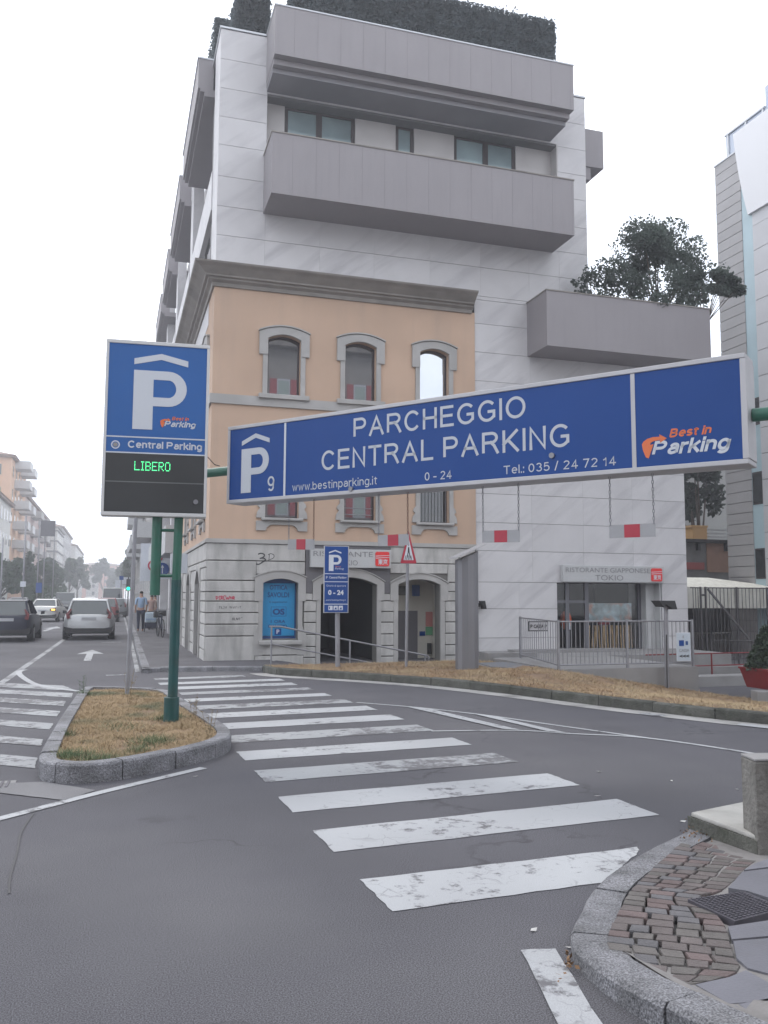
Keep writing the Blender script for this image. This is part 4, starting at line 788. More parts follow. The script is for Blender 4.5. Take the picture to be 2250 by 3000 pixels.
panels(9.31, 11.0, 9.22, 10.01, []) if False else None
for q in ((2.17, 3.47, YM-.02, 24, ZT, ZT+.05), (11.95, XM+.03, YM-.02, 30, ZT, ZT+.05), (15.0, 16.05, YM-.02, 34, 9.9, 9.95)): MB().box(*q).build('coping', coping_m, mbld)
# side wall pieces toward the street with recessed bays
sx = lambda a, o, z: (2.2-o, D+a, z)
bays = [(1.3, 7.9), (8.9, 15.5), (16.5, 23.1), (24.1, 30.7)]
mb = MB(sx); mb.box(.072, 1.3, -.069, .0, 9.7, ZT)
for k, (a, b) in enumerate(bays):
    nxt = bays[k+1][0] if k < 3 else b+1; mb.box(b, nxt, -.35, 0, 0 if D+b > YB else 9.7, ZT)
for a, b in bays:
    for z in (9.95, 13.15): MB(sx).box(a, b, -.12, .03, z-1.1, z).build('loggia_parapet', marble, mbld)
    mb.box(a, b, -.9, -.5, 9.0, ZT)
mb.box(YB-D+.1, 31.7, -.3, -.01, 0, 3.2) if False else None
mb.build('street_side_wall', marble, mbld)
mb = MB(sx)
for a, b in bays:
    for z in (6.85,): mb.box(max(a, YB-D+.2), b, -.12, .03, z-1.1, z) if b > YB-D+.2 else None
    for z0 in (10.1, 13.3): MB(sx).box(a+.3, b-.3, -.5, -.47, z0, z0+1.6).build('recessed_window', glass_dark, mbld)
mb = MB(sx); mb.box(YB-D+.01, 32, -.9, -.88, 0, 9.7); mb.build('lower_street_wall', concrete, mbld)
for k, (a, b) in enumerate([(1.8, 7.45), (8.95, 14.4), (15.9, 20.5), (21.8, 27.5)]):
    bl = MB(sx); bl.box(a, b, .0, .42, 15.75, 16.62); bl.box(a, b, -.6, .36, 15.66, 15.749); bl.box(a, b, -.9, .24, 15.54, 15.659)
    q = bl.build('balcony', fascia, mbld); MB(sx).box(a-.02, b+.02, -.02, .45, 16.621, 16.66).build('coping', coping_m, q)
for a, b, z in ((10.4, 14.9, 3.2), (10.4, 14.9, 6.3), (17, 22, 6.3), (17, 22, 3.2), (23, 30, 3.2)):
    bl = MB(sx); bl.box(a, b, -.3, .5, z, z+1.0); bl.build('balcony', shop_white, mbld)
# recessed window band of the top storey
rec = lambda a, o, z: (a, YM+.35-o, z)
mb = MB(rec)
for a, b in ((3.44, 3.97), (5.94, 7.11), (7.66, 8.86), (10.8, 11.97)): MB(rec).box(a, b, -.2, 0, 12.41, 14.85).build('recess_wall', mat('recess_marble', (.50, .48, .475), .7, .06, 2), mbld)
MB().box(11.94, 11.969, YM+.001, YM+.349, 12.411, 14.855).build('recess_wall', MATS['recess_marble'], mbld)
for a, b, ml in ((3.97, 5.94, [4.93]), (7.11, 7.66, []), (8.86, 10.8, [9.86])): window(rec, mbld, a, b, 12.42, 14.84, 0, .08, frame_dark, glass_green, mull=[q+d_ for q in ml for d_ in (-.05, 0, .05)], fw_=.10)
mb = MB(); mb.box(3.441, 11.969, YM+.02, YM+.56, 14.86, 14.9); mb.box(3.441, 11.969, YM+.035, YM+.56, 12.30, 12.405); mb.build('recess_ceiling', soffit_m, mbld)
# balcony of the fourth storey: tapered box
def trough(x0, x1, yb, yf, z0, z1, name='balcony', lab=None):
    mb = MB(); mb.box(x0, x1, yf, yf+.16, z0, z1); mb.box(x0, x0+.16, yf+.161, yb, z0+.001, z1); mb.box(x1-.16, x1, yf+.161, yb, z0+.001, z1); mb.box(x0+.161, x1-.161, yf+.161, yb, z0+.002, z0+.25)
    o = mb.build(name, fascia, mbld, label=lab); MB().box(x0-.02, x1+.02, yf-.02, yf+.2, z1+.001, z1+.035).build('coping', cornice_m if z1 < 16 else coping_m, o); MB().box(x0-.02, x0+.18, yf+.201, yb, z1+.001, z1+.035).build('coping', cornice_m if z1 < 16 else coping_m, o); return o
trough(3.38, 11.76, YM, 20.42, 11.55, 13.12, lab='long plain grey balcony below the top storey windows')
b3 = trough(3.40, 11.80, YM, 20.40, 15.17, 16.47, lab='deep grey roof parapet balcony with stepped underside')
mb = MB(); mb.box(3.41, 11.77, 20.60, YM, 15.02, 15.168); mb.box(3.40, 11.80, 20.60, 20.9, 15.06, 15.13) if False else None; mb.build('stepped_moulding', fascia, b3)
mb = MB(); mb.box(3.42, 11.74, 20.78, YM, 14.90, 15.019); mb.build('stepped_moulding', soffit_m, b3)
# vertical seams of the balcony fronts
mb = MB()
for k in range(14):
    x = 3.9+k*.6
    mb.box(x-.002, x+.002, 20.417, 20.4199, 11.57, 13.10); mb.box(x-.002, x+.002, 20.397, 20.3999, 15.19, 16.45)
mb.build('panel_seams', mat('seam_grey', (.19, .18, .19), .8), mbld, kind='stuff')
trough(10.92, 16.15, YM, 20.5, 8.41, 9.94, lab='grey planter balcony overhanging the low marble wing')
mb = MB(); mb.box(12.905, 13.98, 22.45, 25.5, 14.80, 16.0); mb.box(12.905, 13.55, 22.5, 25.45, 14.40, 14.799); mb.build('balcony', fascia, mbld, label='short grey balcony on the right flank of the tower')
# restaurant front in the low wing
rst = lambda a, o, z: (a, YM+.55-o, z)
mb = MB(); mb.box(11.741, 15.099, YM+.03, YM+1.6, .04, .139); mb.build('threshold', concrete, mbld)
MB().box(14.78, 15.099, YM+.301, YM+1.2, .14, 2.079).build('shop_reveal', shop_white, mbld); MB().box(15.06, 15.099, YM+.031, YM+.3, .14, 2.079).build('shop_reveal', shop_white, mbld)
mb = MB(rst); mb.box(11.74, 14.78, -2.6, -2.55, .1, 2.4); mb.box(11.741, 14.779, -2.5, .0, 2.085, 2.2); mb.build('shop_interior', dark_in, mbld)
dr = MB(rst)
for a in ((11.75, 11.83), (12.30, 12.42), (12.92, 13.05), (14.68, 14.779)): dr.box(a[0], a[1], -.06, .0, .14, 2.08)
dr.box(11.83, 12.92, -.059, -.001, 1.50, 1.58); dr.box(11.83, 12.92, -.059, -.001, .14, .22); dr.box(13.05, 14.68, -.059, -.001, .14, .2)
shopf = dr.build('shop_front', mat('grey_aluminium', (.16, .16, .18), .4, metal=.4), mbld); 
gl = mat('shop_glass', (.95, .97, .98), .02, trans=1.0, ior=1.3)
MB(rst).box(11.83, 14.68, -.035, -.028, .14, 2.08).build('pane', gl, shopf)
MB(rst).box(12.40, 12.43, .0, .03, .75, .95).build('door_handle', sign_white, shopf)
dp = thing('window_display', 'painted picture panel with autumn colours over a bamboo screen in the restaurant window', 'window display', (13.8, YM+.8, .2))
MB(rst).box(13.08, 14.55, -.2, -.15, .95, 1.5).build('picture', mat('display_picture', (.40, .48, .50), .7, .5, 3.5, stain=(.75, .25, .10), samt=.9, sscale=3.2), dp)  # picture colours brightened in place of the shop's own lighting
mb = MB(rst)
for k in range(17):
    x = 13.1+k*.088; s_ = random.uniform(-.05, .05); mb.prism([(x, .2), (x+.028, .2), (x+.028+s_, .86), (x+s_, .86)], lambda p, k_: (p[0], -.12 if k_ else -.15, p[1]))
mb.build('bamboo_screen', mat('bamboo', (.62, .43, .24), .7, .2, 8), dp)  # bamboo colour raised too, since the interior has no light
mb = MB(rst); mb.box(13.42, 13.8, -.15, -.1, .88, .96); mb.build('red_label', red_paint, dp)
dl = thing('paper_lantern', 'orange paper lantern behind the glass door of the restaurant', 'lantern', (12.55, YM+.9, .9))
mb = MB(); bm_ = []
for k in range(9):
    a = math.pi*k/8; bm_.append((.17*math.sin(a), 1.0-.28*math.cos(a)))
for k in range(8):
    for j in range(12):
        t0, t1 = 2*math.pi*j/12, 2*math.pi*(j+1)/12; (r0_, z0_), (r1_, z1_) = bm_[k], bm_[k+1]
        mb.quad((12.52+r0_*math.cos(t0), YM+.95+r0_*math.sin(t0), z0_), (12.52+r0_*math.cos(t1), YM+.95+r0_*math.sin(t1), z0_), (12.52+r1_*math.cos(t1), YM+.95+r1_*math.sin(t1), z1_), (12.52+r1_*math.cos(t0), YM+.95+r1_*math.sin(t0), z1_))
mb.build('lantern_paper', mat('lantern_orange', (.85, .14, .05), .6), dl, smooth=True); MB().tube((12.52, YM+.95, 1.28), (12.52, YM+.95, 2.05), .008).build('cord', black_paint, dl)  # lantern paper colour brightened for the missing indoor light
rs = thing('restaurant_sign', 'long white box sign RISTORANTE GIAPPONESE TOKIO above the marble shop front', 'shop sign', (11.85, YM-.15, 2.07))
MB().box(11.85, 15.1, YM-.16, YM-.002, 2.09, 2.56).build('sign_box', shop_white, rs, bevel=.01)
T('lettering', 'RISTORANTE GIAPPONESE', 11.93, 14.62, 2.36, 2.49, letter_grey, rs, YM-.161); T('lettering', 'TOKIO', 12.85, 13.75, 2.14, 2.29, letter_grey, rs, YM-.161); logo(rs, 14.66, 15.02, 2.13, 2.50, YM-.161)
sc_ = thing('flood_lamp', 'small black wall lamp on the marble beside the grey totem', 'lamp', (9.42, YM-.1, 1.45))
MB().prism([(9.36, 1.56), (9.48, 1.56), (9.52, 1.34), (9.44, 1.34)], lambda p, k: (p[0], YM-.22 if k else YM-.04, p[1])).build('lamp_head', black_paint, sc_); MB().box(9.36, 9.4, YM-.04, YM, 1.4, 1.5).build('bracket', black_paint, sc_)
# ---- roof hedges and planter bush
def hedge(name, lab, x0, x1, y0, y1, z0, z1, n, size=.07):
    h = thing(name, lab, 'hedge', ((x0+x1)/2, (y0+y1)/2, z0)); p = []
    for _ in range(n):
        x, y, z = random.uniform(x0, x1), random.uniform(y0, y1), random.uniform(z0, z1); f = random.random()
        if f < .55: y = y0+random.gauss(0, .03)
        elif f < .7: z = z1+random.gauss(0, .04)
        elif f < .8: x = x0+random.gauss(0, .03)
        elif f < .9: x = x1+random.gauss(0, .03)
        p.append((x, y, z+.05*mnoise.noise(Vector((x*1.5, y, z)))))
    leaf_mesh('foliage', p, size, foliage, h); MB().box(x0+.07, x1-.07, y0+.07, y1-.07, z0, z1-.08).build('dense_inner_growth', foliage, h); return h
hedge('roof_hedge', 'long clipped hedge, leaves tinted blue for flare, on the roof terrace behind the top parapet', 3.9, 11.35, 20.62, 21.3, 16.2, 17.85, 34000, .048)
hedge('roof_hedge', 'short clipped hedge block at the left end of the roof', 2.62, 3.55, 22.2, 23.2, 16.4, 17.9, 8000, .048)
hedge('roof_hedge', 'clipped hedge along the street side of the roof', 2.25, 2.9, 24.0, 28.5, 16.5, 18.3, 11000, .055)
bs = thing('roof_shrub', 'loose shrub with reddish shoots rising above the long roof hedge', 'shrub', (9.9, 21.2, 17.6)); p = []
for k in range(13):
    a = Vector((9.9+random.uniform(-.5, .5), 21.1, 17.6)); b = a+Vector((random.uniform(-.35, .45), random.uniform(-.2, .2), random.uniform(.3, .75)))
    for j in range(26): q = a.lerp(b, random.random()); p.append((q.x+random.gauss(0, .06), q.y+random.gauss(0, .06), q.z+random.gauss(0, .04)))
leaf_mesh('foliage', p, .055, mat('reddish_foliage', (.10, .07, .05), .7, .3, 4), bs)
def crown_pts(c, R, n, lobes=26, squash=.8, inner=.35, seed=1):
    rnd = random.Random(seed); out = []; L = []
    for _ in range(lobes):
        a = rnd.uniform(0, 2*math.pi); e = rnd.uniform(-.45, 1)*math.pi/2; r = rnd.uniform(.35, .85); L.append((c[0]+R[0]*r*math.cos(a)*math.cos(e), c[1]+R[1]*r*math.sin(a)*math.cos(e), c[2]+R[2]*r*math.sin(e), rnd.uniform(.14, .30)))
    for _ in range(n):
        l = rnd.choice(L); s = l[3]; g = [rnd.gauss(0, 1) for _ in range(3)]; q = math.sqrt(sum(v*v for v in g)) or 1; rad = rnd.uniform(.55, 1.05)
        out.append((l[0]+g[0]/q*R[0]*s*rad, l[1]+g[1]/q*R[1]*s*rad, l[2]+g[2]/q*R[2]*s*squash*rad))
    return out, L
def tree(name, lab, base, trunk_h, c, R, n, size, m_, group=None, cat='tree', tr=.12, lobes=26, seed=1):
    t = thing(name, lab, cat, base, 0, group); pts, L = crown_pts(c, R, n, lobes, seed=seed)
    leaf_mesh('crown', pts, size, m_, t); mb = MB(); top_ = (c[0], c[1], c[2]-R[2]*.2); mb.tube(base, (base[0]*.5+top_[0]*.5, base[1]*.5+top_[1]*.5, base[2]+(top_[2]-base[2])*.55), tr, 8, tr*.75)
    mid = (base[0]*.5+top_[0]*.5, base[1]*.5+top_[1]*.5, base[2]+(top_[2]-base[2])*.5)
    for l in L[:9]: mb.tube(mid, l[:3], tr*.45, 6, tr*.12)
    mb.build('trunk', bark, t, smooth=True); return t
tree('terrace_tree', 'bushy small leaved tree growing out of the grey planter balcony', (14.8, 21.2, 8.7), 1, (15.0, 21.3, 11.0), (2.3, 1.1, 2.05), 15500, .062, foliage2, tr=.07, lobes=75, seed=5)
tree('terrace_shrub', 'thin airy shrub at the left of the planter balcony tree', (13.0, 21.3, 8.7), 1, (12.75, 21.2, 10.5), (.8, .5, .85), 700, .06, foliage2, cat='shrub', tr=.03, lobes=16, seed=9)
tree('terrace_shrub', 'dense shrub hanging over the right end of the planter balcony', (15.9, 21.0, 8.7), 1, (16.9, 21.0, 10.85), (1.35, .7, .75), 5500, .062, foliage2, cat='shrub', tr=.04, lobes=20, seed=12)
# ============================================================ the parking signs
SA = Vector((1.33, 11.03, 0)); SB = Vector((5.23, 6.18, 0)); SU = (SB-SA).normalized(); SN = SU.cross(Vector((0, 0, 1)))      # SN points at the viewer
sgn = lambda a, o, z: tuple(SA+SU*a+SN*o+Vector((0, 0, z)))
bsn = thing('parking_sign', 'wide blue overhead sign reading PARCHEGGIO CENTRAL PARKING in an aluminium frame', 'sign', tuple(SA+SU*3.1+Vector((0, 0, 2.82))))
MB(sgn).box(.02, 6.2, -.30, -.012, 2.83, 3.79).build('sign_box', sign_frame, bsn)
for a in ((0, 6.22, 3.755, 3.80), (0, 6.22, 2.815, 2.86)): MB(sgn).box(a[0], a[1], -.32, .012, a[2], a[3]).build('frame_rail', sign_frame, bsn, bevel=.006)
for a in ((0, .04), (6.17, 6.225)): MB(sgn).box(a[0], a[1], -.319, .0115, 2.861, 3.754).build('frame_rail', sign_frame, bsn, bevel=.006)
MB(sgn).box(.04, .935, -.012, 0, 2.861, 3.754).build('blue_panel', sign_blue, bsn); MB(sgn).box(.965, 5.195, -.012, 0, 2.861, 3.754).build('blue_panel', sign_blue, bsn); MB(sgn).box(5.235, 6.169, -.012, 0, 2.861, 3.754).build('blue_panel', sign_blue, bsn)
MB(sgn).box(.935, .965, -.012, .004, 2.861, 3.754).build('divider', sign_white, bsn); MB(sgn).box(5.195, 5.235, -.012, .004, 2.861, 3.754).build('divider', sign_frame, bsn)
def TS(body, x0, x1, z0, z1, m_, par, **k): return tex('lettering', body, SA+SN*.0005, SU, (0, 0, 1), x0, x1, z0, z1, m_, par, off=.003, **k)
lw = mat('sign_lettering', (.52, .55, .60), .5)
grotesque(sgn, 'PARCHEGGIO', 1.975, 4.12, 3.462, 3.69, lw, bsn, .135); grotesque(sgn, 'CENTRAL PARKING', 1.515, 4.585, 3.12, 3.352, lw, bsn, .135)
grotesque(sgn, 'www.bestinparking.it', 1.075, 2.30, 2.905, 3.0, lw, bsn, .12); grotesque(sgn, '0 - 24', 2.93, 3.263, 2.90, 2.99, lw, bsn, .13); grotesque(sgn, 'Tel.: 035 / 24 72 14', 3.87, 5.04, 2.898, 2.985, lw, bsn, .13); grotesque(sgn, '9', .68, .79, 2.93, 3.115, lw, bsn, .13)
mb = MB(lambda a, o, z: sgn(a, o+.001, z)); P_shape(mb, .24, 2.935, .455, .555, .004, .36); mb.build('parking_letter', lw, bsn); mb = MB(lambda a, o, z: sgn(a, o+.001, z)); roof_shape(mb, .242, .702, 3.535, 3.672, .055, .004); mb.build('roof_symbol', lw, bsn)
def park_logo(fr, o3, u3, par, x, z, s, wm):
    """orange hooked arrow with slanted words"""
    f = lambda a, o, zz: fr(x+a*s, o, z+zz*s)
    mb = MB(f); up_ = [(0.03, .25), (.10, .32), (.20, .36), (.33, .37)]; lo_ = [(.33, .32), (.22, .305), (.155, .27), (.13, .22)]
    mb.prism([(.0, .27), (.03, .32), (.10, .365), (.20, .39), (.33, .385), (.325, .43), (.46, .345), (.335, .27), (.335, .325), (.22, .315), (.16, .285), (.15, .245), (.215, .26), (.12, .0), (.07, .02), (.02, .15)][::-1], lambda p, k: (p[0], .0045/1 if k else .001, p[1])); mb.build('arrow_symbol', sign_orange, par)
    grotesque(lambda a, o, zz: f(a+(zz-.35)*.28, o*.4+.0016, zz), 'Best in', .50, 1.22, .35, .51, sign_orange, par, .2)
    grotesque(lambda a, o, zz: f(a+zz*.28, o*.4+.0018, zz), 'Parking', .16, 1.50, .04, .31, wm, par, .2)
park_logo(sgn, SA, SU, bsn, 5.29, 2.935, .50, sign_white)
for s_, z_ in ((1.95, 2.875), (4.4, 3.045)):
    MB().tube(sgn(s_, -.01, z_), sgn(s_, .025, z_), .028, 12).build('bolt', grey_steel, bsn)
beam = thing('overhead_beam', 'round green steel beam carrying the overhead parking sign', 'beam', sgn(3, -.17, 3.26))
MB().tube(sgn(-.62, -.17, 3.27), sgn(0.01, -.17, 3.27), .06, 16).build('beam_tube', green_pole, beam, smooth='auto'); MB().tube(sgn(6.23, -.17, 3.27), sgn(8.6, -.17, 3.27), .06, 16).build('beam_tube', green_pole, beam, smooth='auto')
MB().tube(sgn(8.6, -.17, 0), sgn(8.6, -.17, 3.4), .09, 16).build('post', green_pole, beam, smooth='auto')
MB().path([sgn(-.5, -.1, 3.5), sgn(-.35, -.12, 3.36), sgn(-.28, -.14, 3.34)], .006, 5).build('cable', black_paint, beam)
# hanging height boards with chains
def chain_mb(p, q, m_, par):
    p, q = Vector(p), Vector(q); n = max(3, int((q-p).length/.034)); mb = MB(); z = Vector((0, 0, 1))
    for k in range(n):
        c = p.lerp(q, (k+.5)/n); s_ = SU if k % 2 else SN; L = .021; pts = [c+z*L*math.sin(t)+s_*.009*math.cos(t) for t in [2*math.pi*j/8 for j in range(9)]]
        for a, b in zip(pts, pts[1:]): mb.tube(a, b, .0032, 4, caps=False)
    return mb.build('chain', m_, par)
labs = ['leftmost hanging height board with red middle patch below the number 9 panel', 'second hanging height board from the left above the garage arch', 'third hanging height board before the pale marble wall', 'rightmost and nearest hanging height board with red middle patch']
for i, (x0, x1, tilt) in enumerate(((.889, 1.30, -.012), (2.215, 2.63, .002), (3.54, 3.97, -.006), (4.908, 5.349, 0))):
    hb = thing('height_board', labs[i], 'height board', sgn((x0+x1)/2, -.15, 2.22), 0, 'height boards hanging on chains below the sign')
    f = lambda a, o, z: sgn(a, o-.15, z+(a-x0)*tilt/.4); w = x1-x0; r0_, r1_ = x0+w*.33, x0+w*.67
    MB(f).box(x0, x1, -.006, 0, 2.22, 2.345).build('board', grey_board, hb); MB(f).box(r0_, r1_, 0, .003, 2.2205, 2.3445).build('reflective_patch', red_reflect, hb)
    for x in (x0+.012, x1-.012): chain_mb(f(x, 0, 2.34), f(x+random.uniform(-.004, .004), 0, 2.82), rust_steel if i in (0, 1) and x > x0+.1 else grey_steel, hb)
# ---- tall sign, post and ladder bracket on the island
TA = Vector((-.185, 10.97, 0)); TB = Vector((1.06, 10.88, 0)); TU = (TB-TA).normalized(); TN = TU.cross(Vector((0, 0, 1))); tw = (TB-TA).length
tsg = lambda a, o, z: tuple(TA+TU*a+TN*o+Vector((0, 0, z)))
tl = thing('parking_sign', 'tall upright blue parking sign with green LIBERO display above the grass island', 'sign', tsg(tw/2, 0, 2.62))
MB(tsg).box(.01, tw-.01, -.22, -.012, 2.63, 4.79).build('sign_box', sign_frame_white, tl)
for a in ((0, tw, 2.62, 2.665), (0, tw, 4.755, 4.80)): MB(tsg).box(a[0], a[1], -.23, .012, a[2], a[3]).build('frame_rail', sign_frame_white, tl, bevel=.006)
for a in ((0, .035), (tw-.035, tw)): MB(tsg).box(a[0], a[1], -.229, .0115, 2.666, 4.754).build('frame_rail', sign_frame_white, tl, bevel=.006)
zl = lambda y: 4.80-(y-70)/(2025-70)*2.18
MB(tsg).box(.035, tw-.035, -.012, 0, 3.39, 4.755).build('blue_panel', sign_blue_pale, tl); MB(tsg).box(.035, tw-.035, -.012, 0, 2.665, 3.39).build('display_panel', black_panel, tl)
for z_ in (3.59, 3.395): MB(tsg).box(.035, tw-.035, 0, .003, z_-.008, z_+.008).build('white_rule', sign_white, tl)
MB(tsg).box(.035, tw-.035, 0, .003, 3.03, 3.043).build('grey_rule', mat('grey_rule', (.16, .17, .17), .6), tl)
mb = MB(lambda a, o, z: tsg(a, o+.001, z)); P_shape(mb, .335, 3.69, .64, .74, .004, .37); mb.build('parking_letter', sign_white, tl)
mb = MB(lambda a, o, z: tsg(a, o+.001, z)); roof_shape(mb, .335, .985, 4.50, 4.65, .075, .004); mb.build('roof_symbol', sign_white, tl)
park_logo(tsg, TA, TU, tl, .665, 3.725, .275, sign_white)
grotesque(tsg, 'Central Parking', .29, tw-.075, 3.455, 3.545, sign_white, tl, .19)
mb = MB(); c0 = tsg(.145, .001, 3.485)
for r_, mm, dpt in ((.052, sign_white, .003), (.037, sign_blue_pale, .0045), (.028, mat('emblem_grey', (.3, .29, .27), .6), .006)):
    MB().tube(tsg(.145, 0, 3.487), tsg(.145, dpt, 3.487), r_, 24).build('emblem_ring', mm, tl)
FONT = {'L': ['10000']*6+['11111'], 'I': ['111', '010', '010', '010', '010', '010', '111'], 'B': ['11110', '10001', '10001', '11110', '10001', '10001', '11110'], 'E': ['11111', '10000', '10000', '11110', '10000', '10000', '11111'], 'R': ['11110', '10001', '10001', '11110', '10100', '10010', '10001'], 'O': ['01110', '10001', '10001', '10001', '10001', '10001', '01110']}
mb = MB(tsg); x = .38; pch = .0130
for ch in 'LIBERO':
    rows_ = FONT[ch]
    for j, r_ in enumerate(rows_):
        for i, c_ in enumerate(r_):
            if c_ == '1': mb.box(x+i*pch-.004, x+i*pch+.004, .0, .003, 3.285-j*.0165-.0045, 3.285-j*.0165+.0045)
    x += (len(rows_[0])+1)*pch
mb.build('led_letters', led_green, tl, kind='stuff')
MB().tube(tsg(tw-.13, -.01, 2.81), tsg(tw-.13, .02, 2.81), .03, 12).build('bolt', grey_steel, tl)
pst = thing('sign_post', 'dark teal steel post with thicker foot on the grass island carrying the tall sign', 'post', (.72, 10.93, .13))
px_, py_ = .725, 10.93+.13; py_ = 11.02
MB().tube((px_, py_, .13), (px_+.005, py_, 1.85), .06, 18).build('lower_post', teal_pole, pst, smooth='auto'); MB().tube((px_+.005, py_, 1.851), (px_+.045, py_, 4.6), .055, 18).build('upper_post', green_pole, pst, smooth='auto')
MB().tube((px_-.01, py_, .1), (px_-.01, py_, .43), .092, 18).build('foot_sleeve', teal_pole, pst, smooth='auto', bevel=.008)
MB().tube((px_-.245, py_+.03, 1.66), (px_-.235, py_+.03, 4.6), .062, 16).build('hanging_tube', green_pole, pst, smooth='auto')
for z_ in (2.46, 1.90): MB().tube((px_-.24, py_+.02, z_), (px_, py_, z_), .02, 10).build('rung', green_pole, pst, smooth='auto')
lp = thing('slim_pole', 'slim grey steel pole standing at the far end of the grass island', 'pole', (.26, 14.2, .15))
MB().tube((.245, 14.2, .1), (.40, 14.25, 6.2) if False else (.31, 14.2, 3.9), .035, 12, .028).build('pole_tube', grey_steel, lp, smooth='auto')
# ---- small parking sign on its pole in the verge
ps = thing('parking_sign', 'small blue parking board 0 - 24 on a grey pole in front of the garage arch', 'sign', (4.72, 18.65, .12))
ys = 18.6; pf = lambda a, o, z: (a, ys-o, z)
MB().tube((4.74, 18.7, .05), (4.70, 18.7, 2.6), .055, 14).build('pole', grey_steel, ps, smooth='auto')
MB(pf).box(4.385, 4.945, -.05, 0, 1.30, 2.77).build('board_box', sign_frame, ps, bevel=.004); MB(pf).box(4.40, 4.925, 0, .004, 1.315, 2.755).build('blue_panel', sign_blue, ps)
for z_ in (2.155, 1.98, 1.49): MB(pf).box(4.40, 4.925, .004, .006, z_-.008, z_+.008).build('white_rule', sign_white, ps)
f2 = lambda a, o, z: (a, ys-.004-o, z); mb = MB(f2); P_shape(mb, 4.49, 2.215, .285, .355, .003, .37); mb.build('parking_letter', sign_white, ps); mb = MB(f2); roof_shape(mb, 4.49, 4.77, 2.60, 2.68, .03, .003); mb.build('roof_symbol', sign_white, ps)
y_ = ys-.0042
T('lettering', 'Best in', 4.64, 4.76, 2.30, 2.33, sign_orange, ps, y_, shear=.2); T('lettering', 'Parking', 4.63, 4.83, 2.235, 2.29, sign_white, ps, y_, shear=.2); T('lettering', 'Central Parking', 4.50, 4.89, 2.035, 2.10, sign_white, ps, y_, bold=.02); T('lettering', 'P', 4.43, 4.465, 2.04, 2.10, sign_white, ps, y_)
T('lettering', 'Orario di apertura', 4.44, 4.88, 1.86, 1.915, sign_white, ps, y_); T('lettering', '0 - 24', 4.48, 4.83, 1.69, 1.80, sign_white, ps, y_, bold=.04); T('lettering', 'www.bestinparking.it', 4.43, 4.88, 1.555, 1.60, sign_white, ps, y_)
for k in range(3):
    MB(pf).box(4.49+k*.115, 4.585+k*.115, .004, .007, 1.36, 1.455).build('pictogram', sign_white, ps); x = 4.505+k*.115
    mb = MB(lambda a, o, z: (a, ys-.007-o, z)); mb.box(x, x+.02, 0, .002, 1.38, 1.435) if k == 0 else mb.prism([(x, 1.375), (x+.06, 1.375), (x+.04, 1.43)], lambda p, q: (p[0], .002 if q else 0, p[1])); mb.build('pictogram_mark', sign_blue, ps)
# ---- crosswalk warning sign
tr_ = thing('crosswalk_warning_sign', 'red bordered triangular crosswalk warning sign on a slim grey pole in the verge', 'sign', (6.12, 18.05, .12))
yt = 18.0; MB().tube((6.10, 18.05, .02), (6.14, 18.05, 3.05), .032, 12).build('pole', grey_steel, tr_, smooth='auto')
tf = lambda a, o, z: (a, yt-o, z)
def tri(w, zb, zt, o0, o1, m_, nm): mb = MB(tf); r = w*.06; mb.prism([(6.135-w+r, zb), (6.135+w-r, zb), (6.135+w, zb+r*1.5), (6.135+r*.5, zt), (6.135-r*.5, zt), (6.135-w, zb+r*1.5)], lambda p, k: (p[0], o1 if k else o0, p[1])); mb.build(nm, m_, tr_)
tri(.19, 2.375, 3.10, -.015, 0, grey_steel, 'back_plate'); tri(.183, 2.385, 3.08, .0, .004, red_reflect, 'red_border'); tri(.115, 2.455, 2.93, .004, .007, sign_white, 'white_field')
mb = MB(tf); fg = lambda *p: mb.prism(list(p), lambda q, k: (q[0], .009 if k else .007, q[1]))
for k in range(5): x = 6.04+k*.04; fg((x, 2.46), (x+.016, 2.46), (6.135+(x-6.135)*.7+.01, 2.56), (6.135+(x-6.135)*.7, 2.56))
fg((6.12, 2.74), (6.15, 2.74), (6.155, 2.63), (6.115, 2.63)); fg((6.115, 2.63), (6.135, 2.63), (6.105, 2.5), (6.088, 2.5)); fg((6.135, 2.63), (6.155, 2.63), (6.185, 2.5), (6.168, 2.5)); fg((6.12, 2.80), (6.135, 2.82), (6.15, 2.80), (6.135, 2.755))
mb.build('pedestrian_symbol', black_paint, tr_, kind='stuff')
# ---- handrail of the ramp
hr = thing('ramp_handrail', 'two bar galvanised handrail sloping down in front of the blue poster and the arches', 'handrail', (3.5, 20.2, 0)); yh = 20.15
mb = MB(); mb.path([(3.47, yh, .96), (3.72, yh, .955), (7.33, yh, .235), (7.39, yh, .20), (7.39, yh, .06)], .021, 10); mb.build('upper_rail', grey_steel, hr, smooth='auto')
MB().tube((3.52, yh, .56), (7.36, yh, -.20), .018, 10).build('lower_rail', grey_steel, hr, smooth='auto')
for x, zt_ in ((3.52, .95), (5.40, .62), (7.30, .24)): MB().tube((x, yh, zt_-.98 if x < 4 else zt_-1.05), (x, yh, zt_), .021, 10).build('post', grey_steel, hr, smooth='auto')
